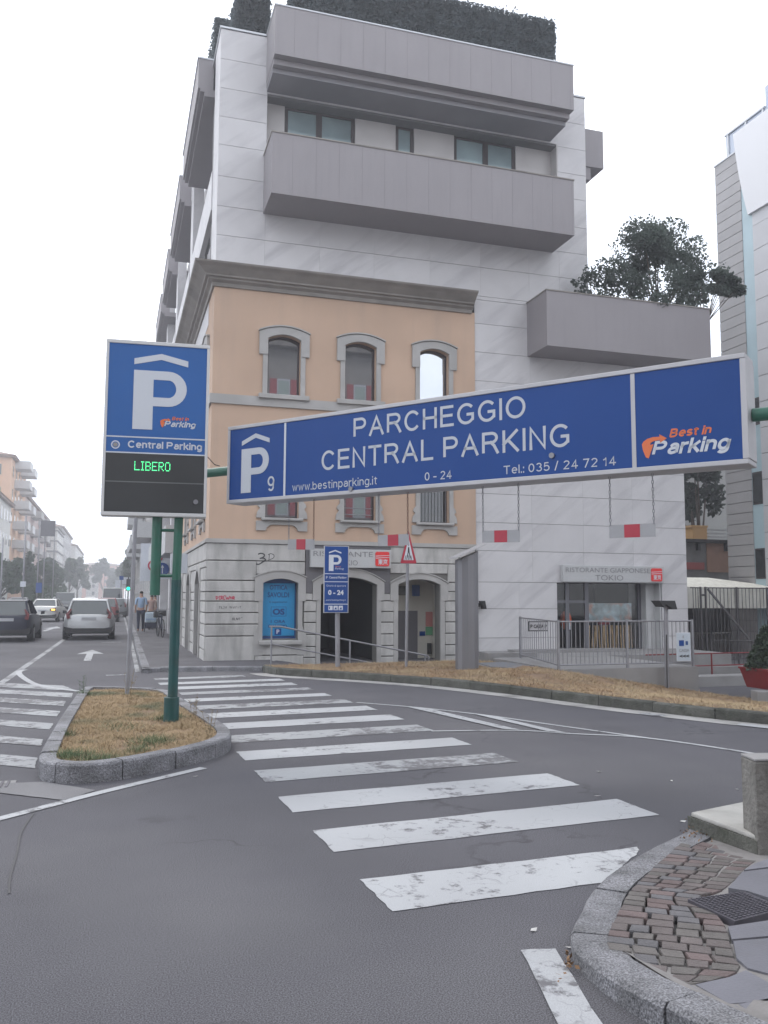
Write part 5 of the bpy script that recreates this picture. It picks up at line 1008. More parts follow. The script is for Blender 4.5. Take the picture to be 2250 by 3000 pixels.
# ---- grey totem
to = thing('grey_totem', 'tall grey half round metal pillar with slanted lid standing in the dry verge', 'pillar', (7.15, 17.1, .1)); cx, cy = 7.16, 17.2
prof_ = [(cx-.235, cy+.05), (cx-.235, cy-.10), (cx-.18, cy-.2), (cx-.06, cy-.25), (cx+.08, cy-.25), (cx+.18, cy-.2), (cx+.235, cy-.10), (cx+.235, cy+.05)]
mb = MB(); n = len(prof_); lo = [mb.P(x, y, -.02) for x, y in prof_]; hi = [mb.P(x, y, 2.44+(x-cx+.235)*.42) for x, y in prof_]
for k in range(n): l = (k+1) % n; mb.f.append([lo[k], lo[l], hi[l], hi[k]])
mb.f.append(hi); mb.build('pillar_body', totem_m, to)
mb = MB(); mb.prism([(cx-.36, 2.46), (cx+.33, 2.76), (cx+.33, 2.785), (cx-.36, 2.485)], lambda p, k: (p[0], cy-.33 if k else cy+.12, p[1])); mb.build('slanted_lid', sign_frame, to)
for x in (cx-.2, cx+.18): MB().tube((x, cy-.1, 2.40+(x-cx+.235)*.42), (x, cy-.1, 2.52+(x-cx+.235)*.43), .012, 8).build('lid_pin', grey_steel, to)
pl = thing('metal_cover_plate', 'large flat grey metal cover lying in the dry grass right of the totem', 'cover plate', (8.3, 17.7, .15))
MB().slab([(7.72, 17.2), (8.2, 16.55), (8.95, 17.1), (8.55, 18.4), (7.9, 18.3)], .02, .185).build('plate', mat('grey_plate', (.17, .18, .2), .6, .1, 4), pl); MB().slab([(7.67, 17.18), (8.2, 16.45), (9.0, 17.08), (8.6, 18.46), (7.87, 18.36)], .0, .165).build('plate_frame', concrete, pl)
# ---- terrace with railing
te = thing('terrace', 'raised concrete terrace in front of the japanese restaurant', 'terrace', (10, 18, 0))
MB().slab([(8.62, 15.8), (11.86, 15.8), (11.86, 19.4), (15.6, 19.4), (15.6, YM+.02), (9.31, YM+.02), (9.31, 19.6), (8.66, 19.2)], -.6, .215).build('terrace_slab', concrete, te)
MB().slab([(8.6, 19.3), (9.9, 19.3), (9.9, 19.55), (8.6, 19.55)], -.1, .32).build('low_wall', concrete, te); MB().slab([(9.9, 20.6), (13.2, 20.6), (13.2, 21.0), (9.9, 21.0)], .2, .30).build('step', concrete, te)
rl = thing('terrace_railing', 'grey steel bar railing round the restaurant terrace above the dry verge', 'railing', (10, 15.9, .2))
def rail_run(a, b, z0, z1, posts, nb, par, m_=grey_steel, r=.009):
    a, b = Vector(a), Vector(b)
    for z_ in (z0+.08, z1-.02): MB().tube((*a.xy, z_), (*b.xy, z_), .016, 8).build('rail', m_, par)
    for k in posts: p = a.lerp(b, k); MB().box(p.x-.022, p.x+.022, p.y-.022, p.y+.022, z0-.25, z1+.01).build('post', m_, par)
    me = None
    for k in range(1, nb):
        p = a.lerp(b, k/nb)
        if me is None: o = MB().tube((0, 0, z0+.08), (0, 0, z1-.02), r, 6).build('bar', m_, par); me = o.data; og = ORG.get(par.name, Vector()); o.location = (p.x, p.y, 0); me.transform(Matrix.Translation((og.x, og.y, 0))); o.location = (p.x-og.x, p.y-og.y, 0)
        else: o = bpy.data.objects.new('bar', me); col_link(o); o.parent = par; o.location = (p.x-og.x, p.y-og.y, 0)
rail_run((9.34, 19.1, 0), (8.6, 15.86, 0), .22, 1.19, (0, 1), 17, rl); rail_run((8.6, 15.86, 0), (11.78, 15.86, 0), .22, 1.19, (.5, 1), 32, rl)
for i, (x0, x1, y, z0, z1, body) in enumerate(((8.78, 9.22, 17.5, .93, 1.11, 'CASSA'), (11.33, 11.68, 15.80, .33, .93, ''))):
    cs = thing('cash_desk_sign', ['small grey metal CASSA plate fixed to the left part of the terrace railing', 'white upright CASSA direction board with blue pictograms at the right end of the railing'][i], 'sign', (x0, y, z0))
    MB().box(x0, x1, y-.015, y, z0, z1).build('plate', sign_frame if i == 0 else sign_white, cs, bevel=.004)
    if i == 0:
        MB().box(x0-.02, x1+.02, y-.005, y+.012, z0-.02, z1+.02).build('dark_border', black_paint, cs)
        T('lettering', 'CASSA', x0+.1, x1-.1, z0+.05, z1-.05, black_paint, cs, y-.0155, bold=.03); T('lettering', 'P', x0+.02, x0+.07, z0+.05, z1-.05, black_paint, cs, y-.0155, bold=.03); T('lettering', 'P', x1-.07, x1-.02, z0+.05, z1-.05, black_paint, cs, y-.0155, bold=.03)
    else:
        MB().box(x0+.015, x1-.015, y-.018, y-.0151, z0+.015, z1-.015).build('pale_panel', mat('pale_blue_panel', (.50, .56, .62), .5), cs); MB().box(x0+.06, x0+.18, y-.021, y-.0181, z0+.32, z0+.44).build('pictogram', sign_blue, cs); MB().box(x0+.22, x0+.28, y-.021, y-.0181, z0+.34, z0+.42).build('pictogram', poster_navy, cs)
        T('lettering', 'CASSA', x0+.06, x1-.05, z0+.20, z0+.26, letter_grey, cs, y-.0185); T('lettering', '<<<', x0+.06, x1-.05, z0+.08, z0+.14, black_paint, cs, y-.0185, bold=.05); T('lettering', '8', x0+.15, x0+.18, z0+.48, z0+.54, letter_grey, cs, y-.0185)
cp = thing('camera_pole', 'grey pole with a flat black lamp head in front of the restaurant railing', 'lamp post', (11.0, 15.66, -.3))
MB().tube((10.98, 15.66, -.35), (11.01, 15.66, 1.56), .045, 12).build('pole', grey_steel, cp, smooth='auto'); MB().prism([(10.74, 1.60), (11.12, 1.60), (11.17, 1.42), (11.10, 1.42), (10.9, 1.53), (10.85, 1.47)], lambda p, k: (p[0], 15.5 if k else 15.8, p[1])).build('lamp_head', black_paint, cp)
MB().path([(10.96, 15.62, -.3), (10.955, 15.61, .2), (10.97, 15.61, .9)], .012, 6).build('cable', black_paint, cp)
# ---- right background: fence, canopy, red rail, pot, tiled building
cn_ = thing('canopy', 'cream canvas canopy behind the tall bar fence at the right', 'canopy', (20, 25, 1.3))
mb = MB(); mb.quad((16.3, 25, 1.32), (22.6, 25, 1.32), (22.6, 25, 2.03), (16.3, 25, 2.03)); mb.quad((16.3, 25, 2.03), (22.6, 25, 2.03), (21.2, 27.5, 2.42), (16.3, 27.5, 2.42)); mb.quad((22.6, 25, 1.32), (22.6, 28, 1.32), (22.6, 28, 2.03), (22.6, 25, 2.03)); mb.build('canvas', mat('canvas_cream', (.66, .65, .59), .85, .08, 3, stain=(.3, .28, .22), samt=.5, sscale=2, sstretch=(4, 4, .6)), cn_, fix=False)
for x in (16.6, 19.4, 22.4): MB().tube((x, 25.1, -.4), (x, 25.1, 1.4), .04, 8).build('post', black_paint, cn_)
fe = thing('bar_fence', 'tall dark vertical bar fence beside the marble wing', 'fence', (18, 21.6, -.3)); fm_ = mat('fence_grey', (.085, .08, .085), .6, metal=.2)
rail_run((16.1, 21.7, 0), (16.45, 21.7, 0), -.2, 1.98, (1,), 4, fe, fm_, .011); rail_run((16.62, 21.7, 0), (21.0, 21.7, 0), -.2, 1.98, (0, .25, .5, .75), 34, fe, fm_, .011)
MB().tube((16.62, 21.6, 1.93), (17.5, 21.0, .5), .035, 8).build('brace', fm_, fe); MB().tube((16.45, 21.7, 1.75), (16.62, 21.7, 1.75), .03, 8).build('hinge', fm_, fe)
lf = thing('low_bar_fence', 'low dark bar fence in the shade in front of the tall fence', 'fence', (18, 20.5, -.3)); rail_run((16.0, 20.7, 0), (20.5, 19.6, 0), -.35, .5, (0, .35, .7, 1), 36, lf, fm_, .010)
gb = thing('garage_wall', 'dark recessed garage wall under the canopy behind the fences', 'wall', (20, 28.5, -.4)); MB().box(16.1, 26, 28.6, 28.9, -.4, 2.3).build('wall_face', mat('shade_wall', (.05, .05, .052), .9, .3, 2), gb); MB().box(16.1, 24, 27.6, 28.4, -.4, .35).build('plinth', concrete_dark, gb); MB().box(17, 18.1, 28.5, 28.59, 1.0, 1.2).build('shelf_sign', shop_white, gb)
rd = thing('red_handrail', 'thin red painted handrail beside the terrace wall', 'handrail', (13.5, 18, -.3))
for z_ in (.32, .03): MB().tube((12.0, 17.9, z_), (15.4, 18.1, z_), .016, 8).build('rail', red_paint, rd)
for x in (13.9, 15.3): MB().tube((x, 18.0, -.36), (x, 18.0, .33), .02, 8).build('post', red_paint, rd)
for i, (q, z_, l) in enumerate((([(12.0, 17.0), (16.5, 17.1), (16.5, 17.5), (12.0, 17.4)], -.12, 'low concrete curb wall in front of the red handrail'), ([(12.3, 18.6), (17, 18.0), (17, 18.3), (12.3, 19)], -.02, 'second low concrete curb behind the red handrail'), ([(11.9, 14.1), (16, 12.8), (16, 13.1), (12.0, 14.4)], -.13, 'low stone curb under the red flower pot'))):
    lwz = thing('curb_wall', l, 'curb', (q[0][0], q[0][1], -.36)); MB().slab(q, -.4, z_).build('curb_stone', concrete, lwz, bevel=.015)
pt_ = thing('red_flower_pot', 'square red planter box with a dark conifer at the right edge', 'planter', (12.3, 14.35, -.13))
mb = MB(); lo = [mb.P(x, y, -.12) for x, y in ((12.25, 14.2), (12.95, 14.2), (12.95, 14.8), (12.25, 14.8))]; hi = [mb.P(x, y, .24) for x, y in ((12.17, 14.1), (13.05, 14.1), (13.05, 14.9), (12.17, 14.9))]
for k in range(4): l = (k+1) % 4; mb.f.append([lo[k], lo[l], hi[l], hi[k]])
mb.f.append(hi); mb.f.append(lo[::-1]); mb.build('pot', red_paint, pt_); MB().box(12.15, 13.07, 14.08, 14.92, .241, .28).build('pot_rim', red_paint, pt_)
cf = thing('potted_conifer', 'dark bushy conifer growing in the red planter', 'shrub', (12.3, 14.45, .28)); p = []
for _ in range(5200): t = random.random()**1.2; a = random.uniform(0, 6.28); r = .56*(1-t*.72)*random.uniform(.5, 1.08); p.append((12.62+r*math.cos(a)*.9, 14.5+r*math.sin(a)*.9, .24+t*.86))
leaf_mesh('foliage', p, .045, mat('conifer_foliage', (.03, .048, .026), .7, .5, 7), cf); MB().tube((12.62, 14.5, .2), (12.62, 14.5, .7), .03, 8).build('trunk', bark, cf)
gp = thing('low_tube_rail', 'short bent grey tube rail in front of the red planter', 'rail', (12.2, 13.7, -.2)); MB().path([(12.25, 13.75, -.35), (12.25, 13.75, .42), (13.6, 13.6, .42)], .025, 8).build('tube', grey_steel, gp)
# tiled office block at the right edge
rb = thing('office_block', 'grey tile clad office block with teal glass strip at the right edge', 'building', (22, 20, 0))
tile = mat('grey_tile', (.37, .36, .365), .6, .05, 1, rv=.06); tile2 = mat('pale_panel', (.56, .56, .58), .5, .05, 1, rv=.04)
rx = lambda a, o, z: (22-o, a, z)
MB(rx).box(12, 27.3, -10, -.04, -.4, 18.3).build('block_core', joint_m, rb)
z_ = 18.5; k = 0; me = None
while z_ > -.3:
    MB(rx).box(25.95, 27.35, -.04, .0, z_-.38, z_-.012).build('tile_course', tile, rb); MB().box(22.04, 25, 27.3, 27.35, z_-.38, z_-.012).build('tile_course', tile, rb) if z_ < 20 else 0; z_ -= .392
z_ = 15.25+.0
for zt_ in [16.2]+[15.27-.94*k for k in range(17)]:
    for a, b in ((23.0, 25.38), (20.6, 22.99), (18.2, 20.59), (15.8, 18.19)): MB(rx).box(a, b, -.04, .012, zt_-.925, zt_-.008).build('cladding_panel', tile2, rb)
teal_gl = mat('teal_panel', (.42, .55, .60), .3, .06, 1); 
MB(rx).box(25.385, 25.945, -.25, -.02, -.3, 17).build('teal_strip', teal_gl, rb)
for a, b in ((2.35, 3.44), (5.4, 6.3)): 
    if a == 5.4: continue
    w = MB(rx).box(25.42, 25.91, -.0199, -.01, a+1.5 if False else a, b).build('window', frame_dark, rb); MB(rx).box(25.46, 25.87, -.0099, -.006, a+.06, b-.06).build('pane', glass_dark, w)
for a, b in ((5.05, 6.3), (14.1, 14.16), (8.2, 9.6)): pass
w = MB(rx).box(25.42, 25.91, -.0199, -.01, 5.02, 6.2).build('window', frame_dark, rb); MB(rx).box(25.46, 25.87, -.0099, -.006, 5.08, 6.14).build('pane', glass_dark, w)
w = MB(rx).box(25.42, 25.91, -.0199, -.01, 7.9, 8.9).build('window', frame_dark, rb); MB(rx).box(25.46, 25.87, -.0099, -.006, 7.96, 8.84).build('pane', glass_dark, w)
MB(rx).box(25.93, 27.38, -.1, .03, 18.5, 18.56).build('coping', coping_m, rb)
# white curved screen leaning out at the top
mb = MB(rx); N = 8
for k in range(N):
    t0, t1 = k/N, (k+1)/N; f = lambda t: (26.0-.50*t+.08*math.sin(t*3.1), .10+.12*(1-t), 19.1-3.35*t)
    a0, o0, z0 = f(t0); a1, o1, z1 = f(t1)
    mb.quad((a0, o0, z0), (a1, o1, z1), (16, o1, z1), (16, o0, z0)); mb.quad((a0, o0-.15, z0), (a1, o1-.15, z1), (a1, o1, z1), (a0, o0, z0)); mb.quad((a0, o0-.15, z0), (a1, o1-.15, z1), (16, o1-.15, z1), (16, o0-.15, z0))
mb.quad((25.45, -.03, 15.75), (25.45, .12, 15.75), (16, .12, 15.75), (16, -.03, 15.75)); mb.build('curved_screen', mat('white_screen', (.78, .78, .80), .35), rb, smooth='auto')
mb = MB(rx); mb.box(16, 26.75, -3.4, -.08, 18.57, 19.45); mb.build('penthouse', mat('blue_grey_glass', (.42, .47, .56), .2, .05, 1, metal=.3), rb)
for a in (26.6, 25.6, 24.7): MB(rx).box(a-.04, a+.04, -.079, -.03, 18.57, 19.5).build('parapet_post', coping_m, rb)
MB(rx).box(16, 24.6, -3, -.1, 19.46, 20.25).build('lift_housing', MATS['blue_grey_glass'], rb); MB(rx).box(24.61, 26.77, -.12, -.02, 19.451, 19.52).build('parapet_rail', coping_m, rb)
# things seen in the gap between marble wing and office block
yb_ = 31
hz = thing('terrace_wall_house', 'stained house wall with terracotta panel seen in the gap below the trees', 'building', (23.5, yb_, 0))
MB().box(16.05, 30, yb_, yb_+4, -.4, 4.0).build('wall', mat('stained_plaster', (.24, .235, .23), .9, .15, 1.2, stain=(.14, .13, .13), samt=.6, sscale=2), hz); MB().box(16.05, 30, yb_-.25, yb_, 3.98, 4.12).build('ledge', black_paint, hz)
MB().box(23.85, 26, yb_-.03, yb_, 2.75, 3.97).build('terracotta_panel', mat('terracotta', (.40, .24, .17), .85, .08, 2), hz); MB().box(22.5, 23.7, yb_-.04, yb_, 2.85, 3.15).build('red_banner', mat('faded_red', (.38, .09, .08), .8), hz)
for x in (23.3, 24.7): MB().box(x, x+.12, yb_-.2, yb_-.04, 3.65, 3.97).build('bracket', black_paint, hz)
ox = thing('orange_crate', 'orange box standing on the ledge of the stained wall', 'box', (23.4, yb_-.1, 4.12)); MB().box(23.05, 23.75, yb_-.22, yb_+.3, 4.12, 4.62).build('box_body', mat('ochre_box', (.55, .33, .14), .8), ox); MB().box(23.0, 23.8, yb_-.23, yb_+.32, 4.62, 4.7).build('rim', MATS['ochre_box'], ox)
wf = thing('ledge_railing', 'pale slatted railing on the ledge right of the orange box', 'railing', (25, yb_, 4.1))
for z_ in (4.2, 4.35, 4.5): MB().box(23.9, 27, yb_-.1, yb_-.06, z_, z_+.07).build('slat', shop_white, wf)
th = thing('far_grey_house', 'pale grey house wall behind the dark trees in the gap', 'building', (26, 40, 0)); MB().box(27.8, 34, 40, 46, 0, 15).build('wall', mat('grey_house', (.30, .30, .29), .9), th); MB().box(24.5, 27.79, 41, 46, 0, 9.5).build('wall', mat('violet_grey_house', (.17, .16, .19), .9), th)
for x in (25, 26.2): w = MB().box(x, x+.5, 40.9, 41, 6.5, 8.6).build('window', frame_dark, th); MB().box(x+.06, x+.44, 40.88, 40.899, 6.6, 8.5).build('pane', glass_dark, w)
for i, (x, y, zc, R, n, l) in enumerate(((23.6, 33.5, 6.6, (1.8, 1.4, 2.1), 4200, 'dark leafy tree in the gap left of the office block'), (26.2, 34.5, 6.9, (1.6, 1.3, 2.3), 3500, 'second dark tree in the gap touching the office block'), (27, 38, 12.5, (3.0, 1.5, 3.0), 3500, 'tall tree whose top shows above the overhead sign'))):
    tree('garden_tree', l, (x, y, 0), 3, (x, y, zc), R, n, .17, mat('dark_tree_foliage', (.025, .04, .026), .8, .4, 2), 'trees in the gap beside the office block', seed=20+i, tr=.16)
# ============================================================ building behind the viewer (seen mirrored in the panes)
op = thing('opposite_house', 'stuccoed town house across the street that the window panes mirror', 'building', (2, -16, 0))
MB().box(-16, 19.0, -19, -15, 0, 19.4).build('wall', mat('stucco_grey', (.30, .28, .26), .9, .1, 1), op); MB().box(-16.3, 19.4, -15, -14.3, 18.9, 19.7).build('cornice', cornice_m, op); MB().box(-16, 19.1, -15, -14.8, 12.2, 12.6).build('string_course', cornice_m, op)
for i in range(6):
    x = -11.2+i*5.5
    for z_ in (3.0, 7.2, 14.6):
        w = MB().box(x-.45, x+.45, -15, -14.95, z_, z_+2.1).build('window', sign_white, op); MB().box(x-.38, x+.38, -14.949, -14.94, z_+.08, z_+2.0).build('pane', mat('pale_blind', (.38, .46, .42), .6), w)
        for s_ in (-1, 1): MB().box(x+s_*.72-.24, x+s_*.72+.24, -15, -14.9, z_, z_+2.1).build('shutter', mat('red_shutter', (.40, .09, .10), .7), op)
# ============================================================ the street
def car_paint(name, c): return mat(name, c, .3, .04, 1, metal=.25, spec=.6)
tyre = mat('tyre_rubber', (.015, .015, .016), .85); rim = mat('alloy_rim', (.35, .36, .37), .35, metal=.7); light_red = mat('tail_light_red', (.13, .008, .012), .25); plate_m = mat('number_plate', (.42, .43, .45), .5); trim_black = mat('black_plastic', (.02, .02, .022), .6); carglass = mat('car_glass', (.03, .04, .045), .05, spec=.9, ior=1.6, metal=.25)
def car(label, x, y, rz, paint, L=4.4, Wd=1.82, Hh=1.48, kind='hatch', grp='cars driving down the street', blink=False, name='car'):
    t = thing(name, label, 'car', (x, y, 0), rz, grp); ORG[t.name] = Vector((0, 0, 0)); hw = Wd/2
    st = {'hatch': [(0, .86, .80), (.06, .93, .86), (.35, 1.0, .97), (1.2, 1.0, 1.0), (2.4, .96, 1.0), (3.1, .94, .99), (3.75, .86, .96), (4.2, .72, .88), (4.4, .60, .74)],
          'sedan': [(0, .82, .80), (.06, .95, .88), (.5, .99, .97), (1.2, .98, 1.0), (2.4, .95, 1.0), (3.1, .92, .99), (3.75, .84, .96), (4.2, .72, .88), (4.4, .60, .74)],
          'van': [(0, 1.0, .93), (.05, 1.1, .97), (.5, 1.12, 1.0), (1.2, 1.12, 1.0), (2.4, 1.1, 1.0), (3.1, 1.05, .99), (3.9, .95, .96), (4.25, .8, .9), (4.4, .6, .8)]}[kind]
    k = L/4.4; mb = MB(); rings = []
    for yy, zt, w in st:
        w *= hw; ys_ = yy*k; zb = .30 if yy < .1 or yy > 4.1 else .22
        half = [(w*.86, zb), (w*.985, zb+.14), (w, .58), (w*.985, zt-.16), (w*.93, zt-.03), (w*.80, zt), (w*.4, zt+.015)]
        rings.append([mb.P(a, ys_, b) for a, b in half]+[mb.P(-a, ys_, b) for a, b in half[::-1]])
    n = len(rings[0])
    for r1, r2 in zip(rings, rings[1:]):
        for i in range(n): j = (i+1) % n; mb.f.append([r1[i], r1[j], r2[j], r2[i]])
    mb.f.append(rings[0][::-1]); mb.f.append(rings[-1]); body = mb.build('body', paint, t, smooth='auto')
    cab = {'hatch': [(.10, .96, .80, .96), (.50, Hh-.05, .66, .97), (1.3, Hh, .66, .97), (2.3, Hh-.02, .65, .95), (2.6, Hh-.09, .64, .93), (3.35, .97, .78, .94)],
           'sedan': [(.62, .97, .78, .96), (1.15, Hh-.06, .64, .96), (1.6, Hh, .64, .95), (2.4, Hh-.01, .63, .94), (2.65, Hh-.09, .62, .93), (3.35, .95, .78, .92)],
           'van': [(.06, 1.08, .93, 1.08), (.16, Hh-.04, .86, 1.08), (1.2, Hh, .86, 1.08), (2.6, Hh-.02, .85, 1.06), (3.1, Hh-.12, .83, 1.0), (3.85, 1.0, .82, .94)]}[kind]
    mb = MB(); R_ = []
    for yy, zt, w, zb in cab: R_.append([mb.P(s_*a*hw, yy*k, b) for s_, a, b in ((1, .86 if zt > zb+.1 else w, zb), (1, w, zt), (-1, w, zt), (-1, .86 if zt > zb+.1 else w, zb))])
    for r1, r2 in zip(R_, R_[1:]):
        for i in range(3): mb.f.append([r1[i], r1[i+1], r2[i+1], r2[i]])
    gl_ = mb.build('windows', carglass, t, smooth=False)
    mb = MB()                                     # roof skin and pillars over the glass
    a, b, c, d, e, f = [[Vector((s_*w*hw, yy*k, zt)) for s_ in (1, -1)] for yy, zt, w, zb in cab]
    up_ = Vector((0, 0, .022)); rows_ = [b, c, d, e]
    for p, q in zip(rows_, rows_[1:]): mb.poly([tuple(p[0]*1.0+up_), tuple(q[0]+up_), tuple(q[1]+up_), tuple(p[1]+up_)])
    for s_ in (0, 1):
        sgn_ = 1 if s_ == 0 else -1; o = Vector((sgn_*.012, 0, .01))
        for p, q, wd in ((a[s_], b[s_], .09), (b[s_], c[s_], .05), (c[s_], d[s_], .05), (d[s_], e[s_], .05), (e[s_], f[s_], .07)): mb.tube(p+o, q+o, wd*.45, 6)
        lowc = Vector((sgn_*.86*hw, c[s_].y, .98)); mb.tube(c[s_]+o, lowc+Vector((sgn_*.02, 0, 0)), .035, 6); mb.tube(d[s_]+o, Vector((sgn_*.86*hw, d[s_].y+.05, .96))+Vector((sgn_*.02, 0, 0)), .03, 6)
    mb.build('roof', paint, t, smooth='auto')
    rw = .70 if kind != 'van' else .85
    MB().prism([(-hw*.90, .28), (hw*.90, .28), (hw*.94, .5), (hw*.6, .44), (-hw*.6, .44), (-hw*.94, .5)], lambda p, q: (p[0], -.03 if q == 0 else .05, p[1])).build('rear_bumper', trim_black, t)
    MB().box(-.26, .26, -.022, .0, .66 if kind != 'hatch' else .74, .77 if kind != 'hatch' else .85).build('number_plate', plate_m, t)
    for s_ in (-1, 1):
        if kind == 'hatch': pts = [(s_*hw*.84, .78), (s_*hw*.70, .82), (s_*hw*.75, .96), (s_*hw*.66, 1.16), (s_*hw*.72, 1.16), (s_*hw*.88, .98)]; fy = lambda z: -.01+.0+max(0, (z-.9))*.5
        else: pts = [(s_*hw*.88, .68), (s_*hw*.52, .70), (s_*hw*.50, .82), (s_*hw*.88, .88)]; fy = lambda z: -.012
        MB().prism(pts if s_ > 0 else pts[::-1], lambda p, q: (p[0], (fy(p[1])-.03 if q == 0 else fy(p[1])+.05)*1, p[1])).build('tail_light', light_red, t)
        MB().prism([(1.02*hw, .93), (1.17*hw, .95), (1.17*hw, 1.06), (1.03*hw, 1.05)], lambda p, q: (s_*p[0], (3.0 if q else 2.9)*k, p[1])).build('wing_mirror', trim_black if kind == 'hatch' else paint, t)
        for yy in (.78*k, 3.55*k):
            w_ = MB().tube((s_*(hw-.21), yy, .31), (s_*(hw+.005), yy, .31), .315, 20).build('wheel', tyre, t, smooth='auto'); MB().tube((s_*(hw-.0), yy, .31), (s_*(hw+.012), yy, .31), .20, 14).build('rim', rim, w_)
    if blink: MB().box(hw*.60, hw*.84, -.05, -.02, .73, .82).build('blinking_indicator', mat('amber_light', (.9, .5, .05), .4, emit=(1, .62, .1), estr=2.5), t)
    return t
silver = car_paint('silver_paint', (.44, .45, .46)); navy = mat('dark_blue_paint', (.012, .014, .03), .4, metal=.1, spec=.35); whitec = car_paint('white_paint', (.60, .60, .58)); blackc = car_paint('black_car_paint', (.02, .02, .022)); redc = car_paint('dark_red_paint', (.20, .03, .03)); greyc = car_paint('grey_car_paint', (.16, .165, .17))
car('silver hatchback seen from behind in the right lane beyond the arrow marking', -.86, 34.6, 0, silver, 4.4, 1.86, 1.50)
car('dark blue hatchback cut by the left edge of the photo', -3.62, 33.5, -.02, navy, 4.1, 1.76, 1.48)
car('white saloon with amber indicator lit ahead of the dark blue hatchback', -4.25, 58.5, -.10, whitec, 4.6, 1.84, 1.42, 'sedan', blink=True)
car('grey green van in the middle of the street far ahead', -4.6, 92, .03, greyc, 4.6, 1.9, 1.95, 'van', name='van')
car('pale car with white roof directly ahead of the silver hatchback', -1.4, 48, .02, whitec, 4.3, 1.8, 1.5)
car('dark red car between silver hatchback and the white van', -.5, 58, 0, redc, 4.2, 1.78, 1.5)
car('dark car far down the right lane', -1.6, 72, 0, blackc, 4.3, 1.8, 1.46)
car('large white van far down the right lane', -.1, 88, 0, whitec, 5.2, 2.0, 2.4, 'van', name='van')
car('small dark car in front of the white van', .2, 70, .03, greyc, 4.0, 1.75, 1.45)
for i, (x, y, c, l) in enumerate(((-9.2, 62, whitec, 'white car parked on the left behind the dark blue hatchback'), (-9.4, 72, silver, 'silver car parked on the left, second in the row'), (-9.6, 82, blackc, 'black car parked on the left near the round tree'), (-7.6, 78, greyc, 'grey car waiting on the left by the pole with a white box'), (-9.8, 100, redc, 'dark red car parked far on the left'), (-6.2, 110, silver, 'silver car far away in the left lane'), (-3.0, 125, whitec, 'white car at the far end of the middle lane'), (-1.2, 140, greyc, 'grey car at the far end of the right lane'))):
    car(l, x, y, 0 if i % 2 else math.pi, c, 4.3, 1.8, 1.48, 'hatch' if i % 3 else 'sedan', 'cars parked and waiting further down the street')
# ---- people
skin_m = mat('skin', (.42, .25, .18), .6); 
def skinmesh(name, verts, edges, radii, m_, parent, sub=1):
    me = bpy.data.meshes.new(name); me.from_pydata(verts, edges, []); o = bpy.data.objects.new(name, me); col_link(o); o.parent = parent; me.materials.append(m_)
    o.modifiers.new('skin', 'SKIN'); sk = me.skin_vertices[0].data if me.skin_vertices else None
    if sk is None: bpy.context.view_layer.objects.active = o
    for i, r in enumerate(radii): sk[i].radius = (r, r) if not isinstance(r, tuple) else r
    sk[0].use_root = True; s_ = o.modifiers.new('sub', 'SUBSURF'); s_.levels = sub; s_.render_levels = sub
    for p in me.polygons: p.use_smooth = True
    o.modifiers['skin'].use_smooth_shade = True; return o
def person(label, x, y, rz, shirt, pants, hair, h=1.75, step=.16, armb=.1, z0=.095):
    t = thing('person', label, 'person', (x, y, z0), rz); s = h/1.75; V = lambda a, b, c: (a*s, b*s, c*s)
    sh = .19; hip = .09
    J = [V(0, 0, .94), V(0, 0, 1.12), V(0, .01, 1.32), V(0, .01, 1.45), V(0, .015, 1.52), V(0, .02, 1.60), V(0, .02, 1.68)]
    v = J+[V(sh, 0, 1.41), V(sh+.04, -.02, 1.13), V(sh+.03, armb, .90), V(sh+.03, armb+.03, .80), V(-sh, 0, 1.41), V(-sh-.04, -.02, 1.13), V(-sh-.03, armb, .90), V(-sh-.03, armb+.03, .80),
           V(hip, 0, .86), V(hip+.01, step*.5, .48), V(hip+.01, step-.05, .10), V(hip+.01, step+.10, .04), V(-hip, 0, .86), V(-hip-.01, -step*.3, .48), V(-hip-.01, -step-.05, .11), V(-hip-.01, -step+.08, .04)]
    e = [(0, 1), (1, 2), (2, 3), (3, 4), (4, 5), (5, 6), (3, 7), (7, 8), (8, 9), (9, 10), (3, 11), (11, 12), (12, 13), (13, 14), (0, 15), (15, 16), (16, 17), (17, 18), (0, 19), (19, 20), (20, 21), (21, 22)]
    r = [(.14, .10), (.125, .09), (.15, .10), (.07, .07), .052, .085, .07, .055, .042, .034, .03, .055, .042, .034, .03, .085, .058, .042, .035, .085, .058, .042, .035]
    r = [tuple(q*s for q in k) if isinstance(k, tuple) else k*s for k in r]; b = skinmesh('body', v, e, r, skin_m, t)
    g = lambda k, f: tuple(q*f for q in r[k]) if isinstance(r[k], tuple) else r[k]*f
    idx = [0, 1, 2, 3, 7, 8, 11, 12]; sv = [v[i] for i in idx]; skinmesh('shirt', sv, [(0, 1), (1, 2), (2, 3), (3, 4), (4, 5), (3, 6), (6, 7)], [g(i, 1.16) for i in idx], shirt, t)
    idx = [0, 15, 16, 17, 19, 20, 21]; sv = [v[i] for i in idx]; skinmesh('trousers', sv, [(0, 1), (1, 2), (2, 3), (0, 4), (4, 5), (5, 6)], [g(i, 1.2) for i in idx], pants, t)
    hv = [V(0, -.005, 1.62), V(0, -.01, 1.69), V(0, .03, 1.725)]; skinmesh('hair', hv, [(0, 1), (1, 2)], [.088*s, .088*s, .06*s], hair, t)
    for s_, (a, b_, c) in ((1, (hip+.01, step+.05, .04)), (-1, (-hip-.01, -step+.02, .05))): MB().box((a-.045)*s, (a+.045)*s, (b_-.14)*s, (b_+.12)*s, (c-.045)*s, (c+.04)*s).build('shoe', trim_black, t, bevel=.02)
    return t
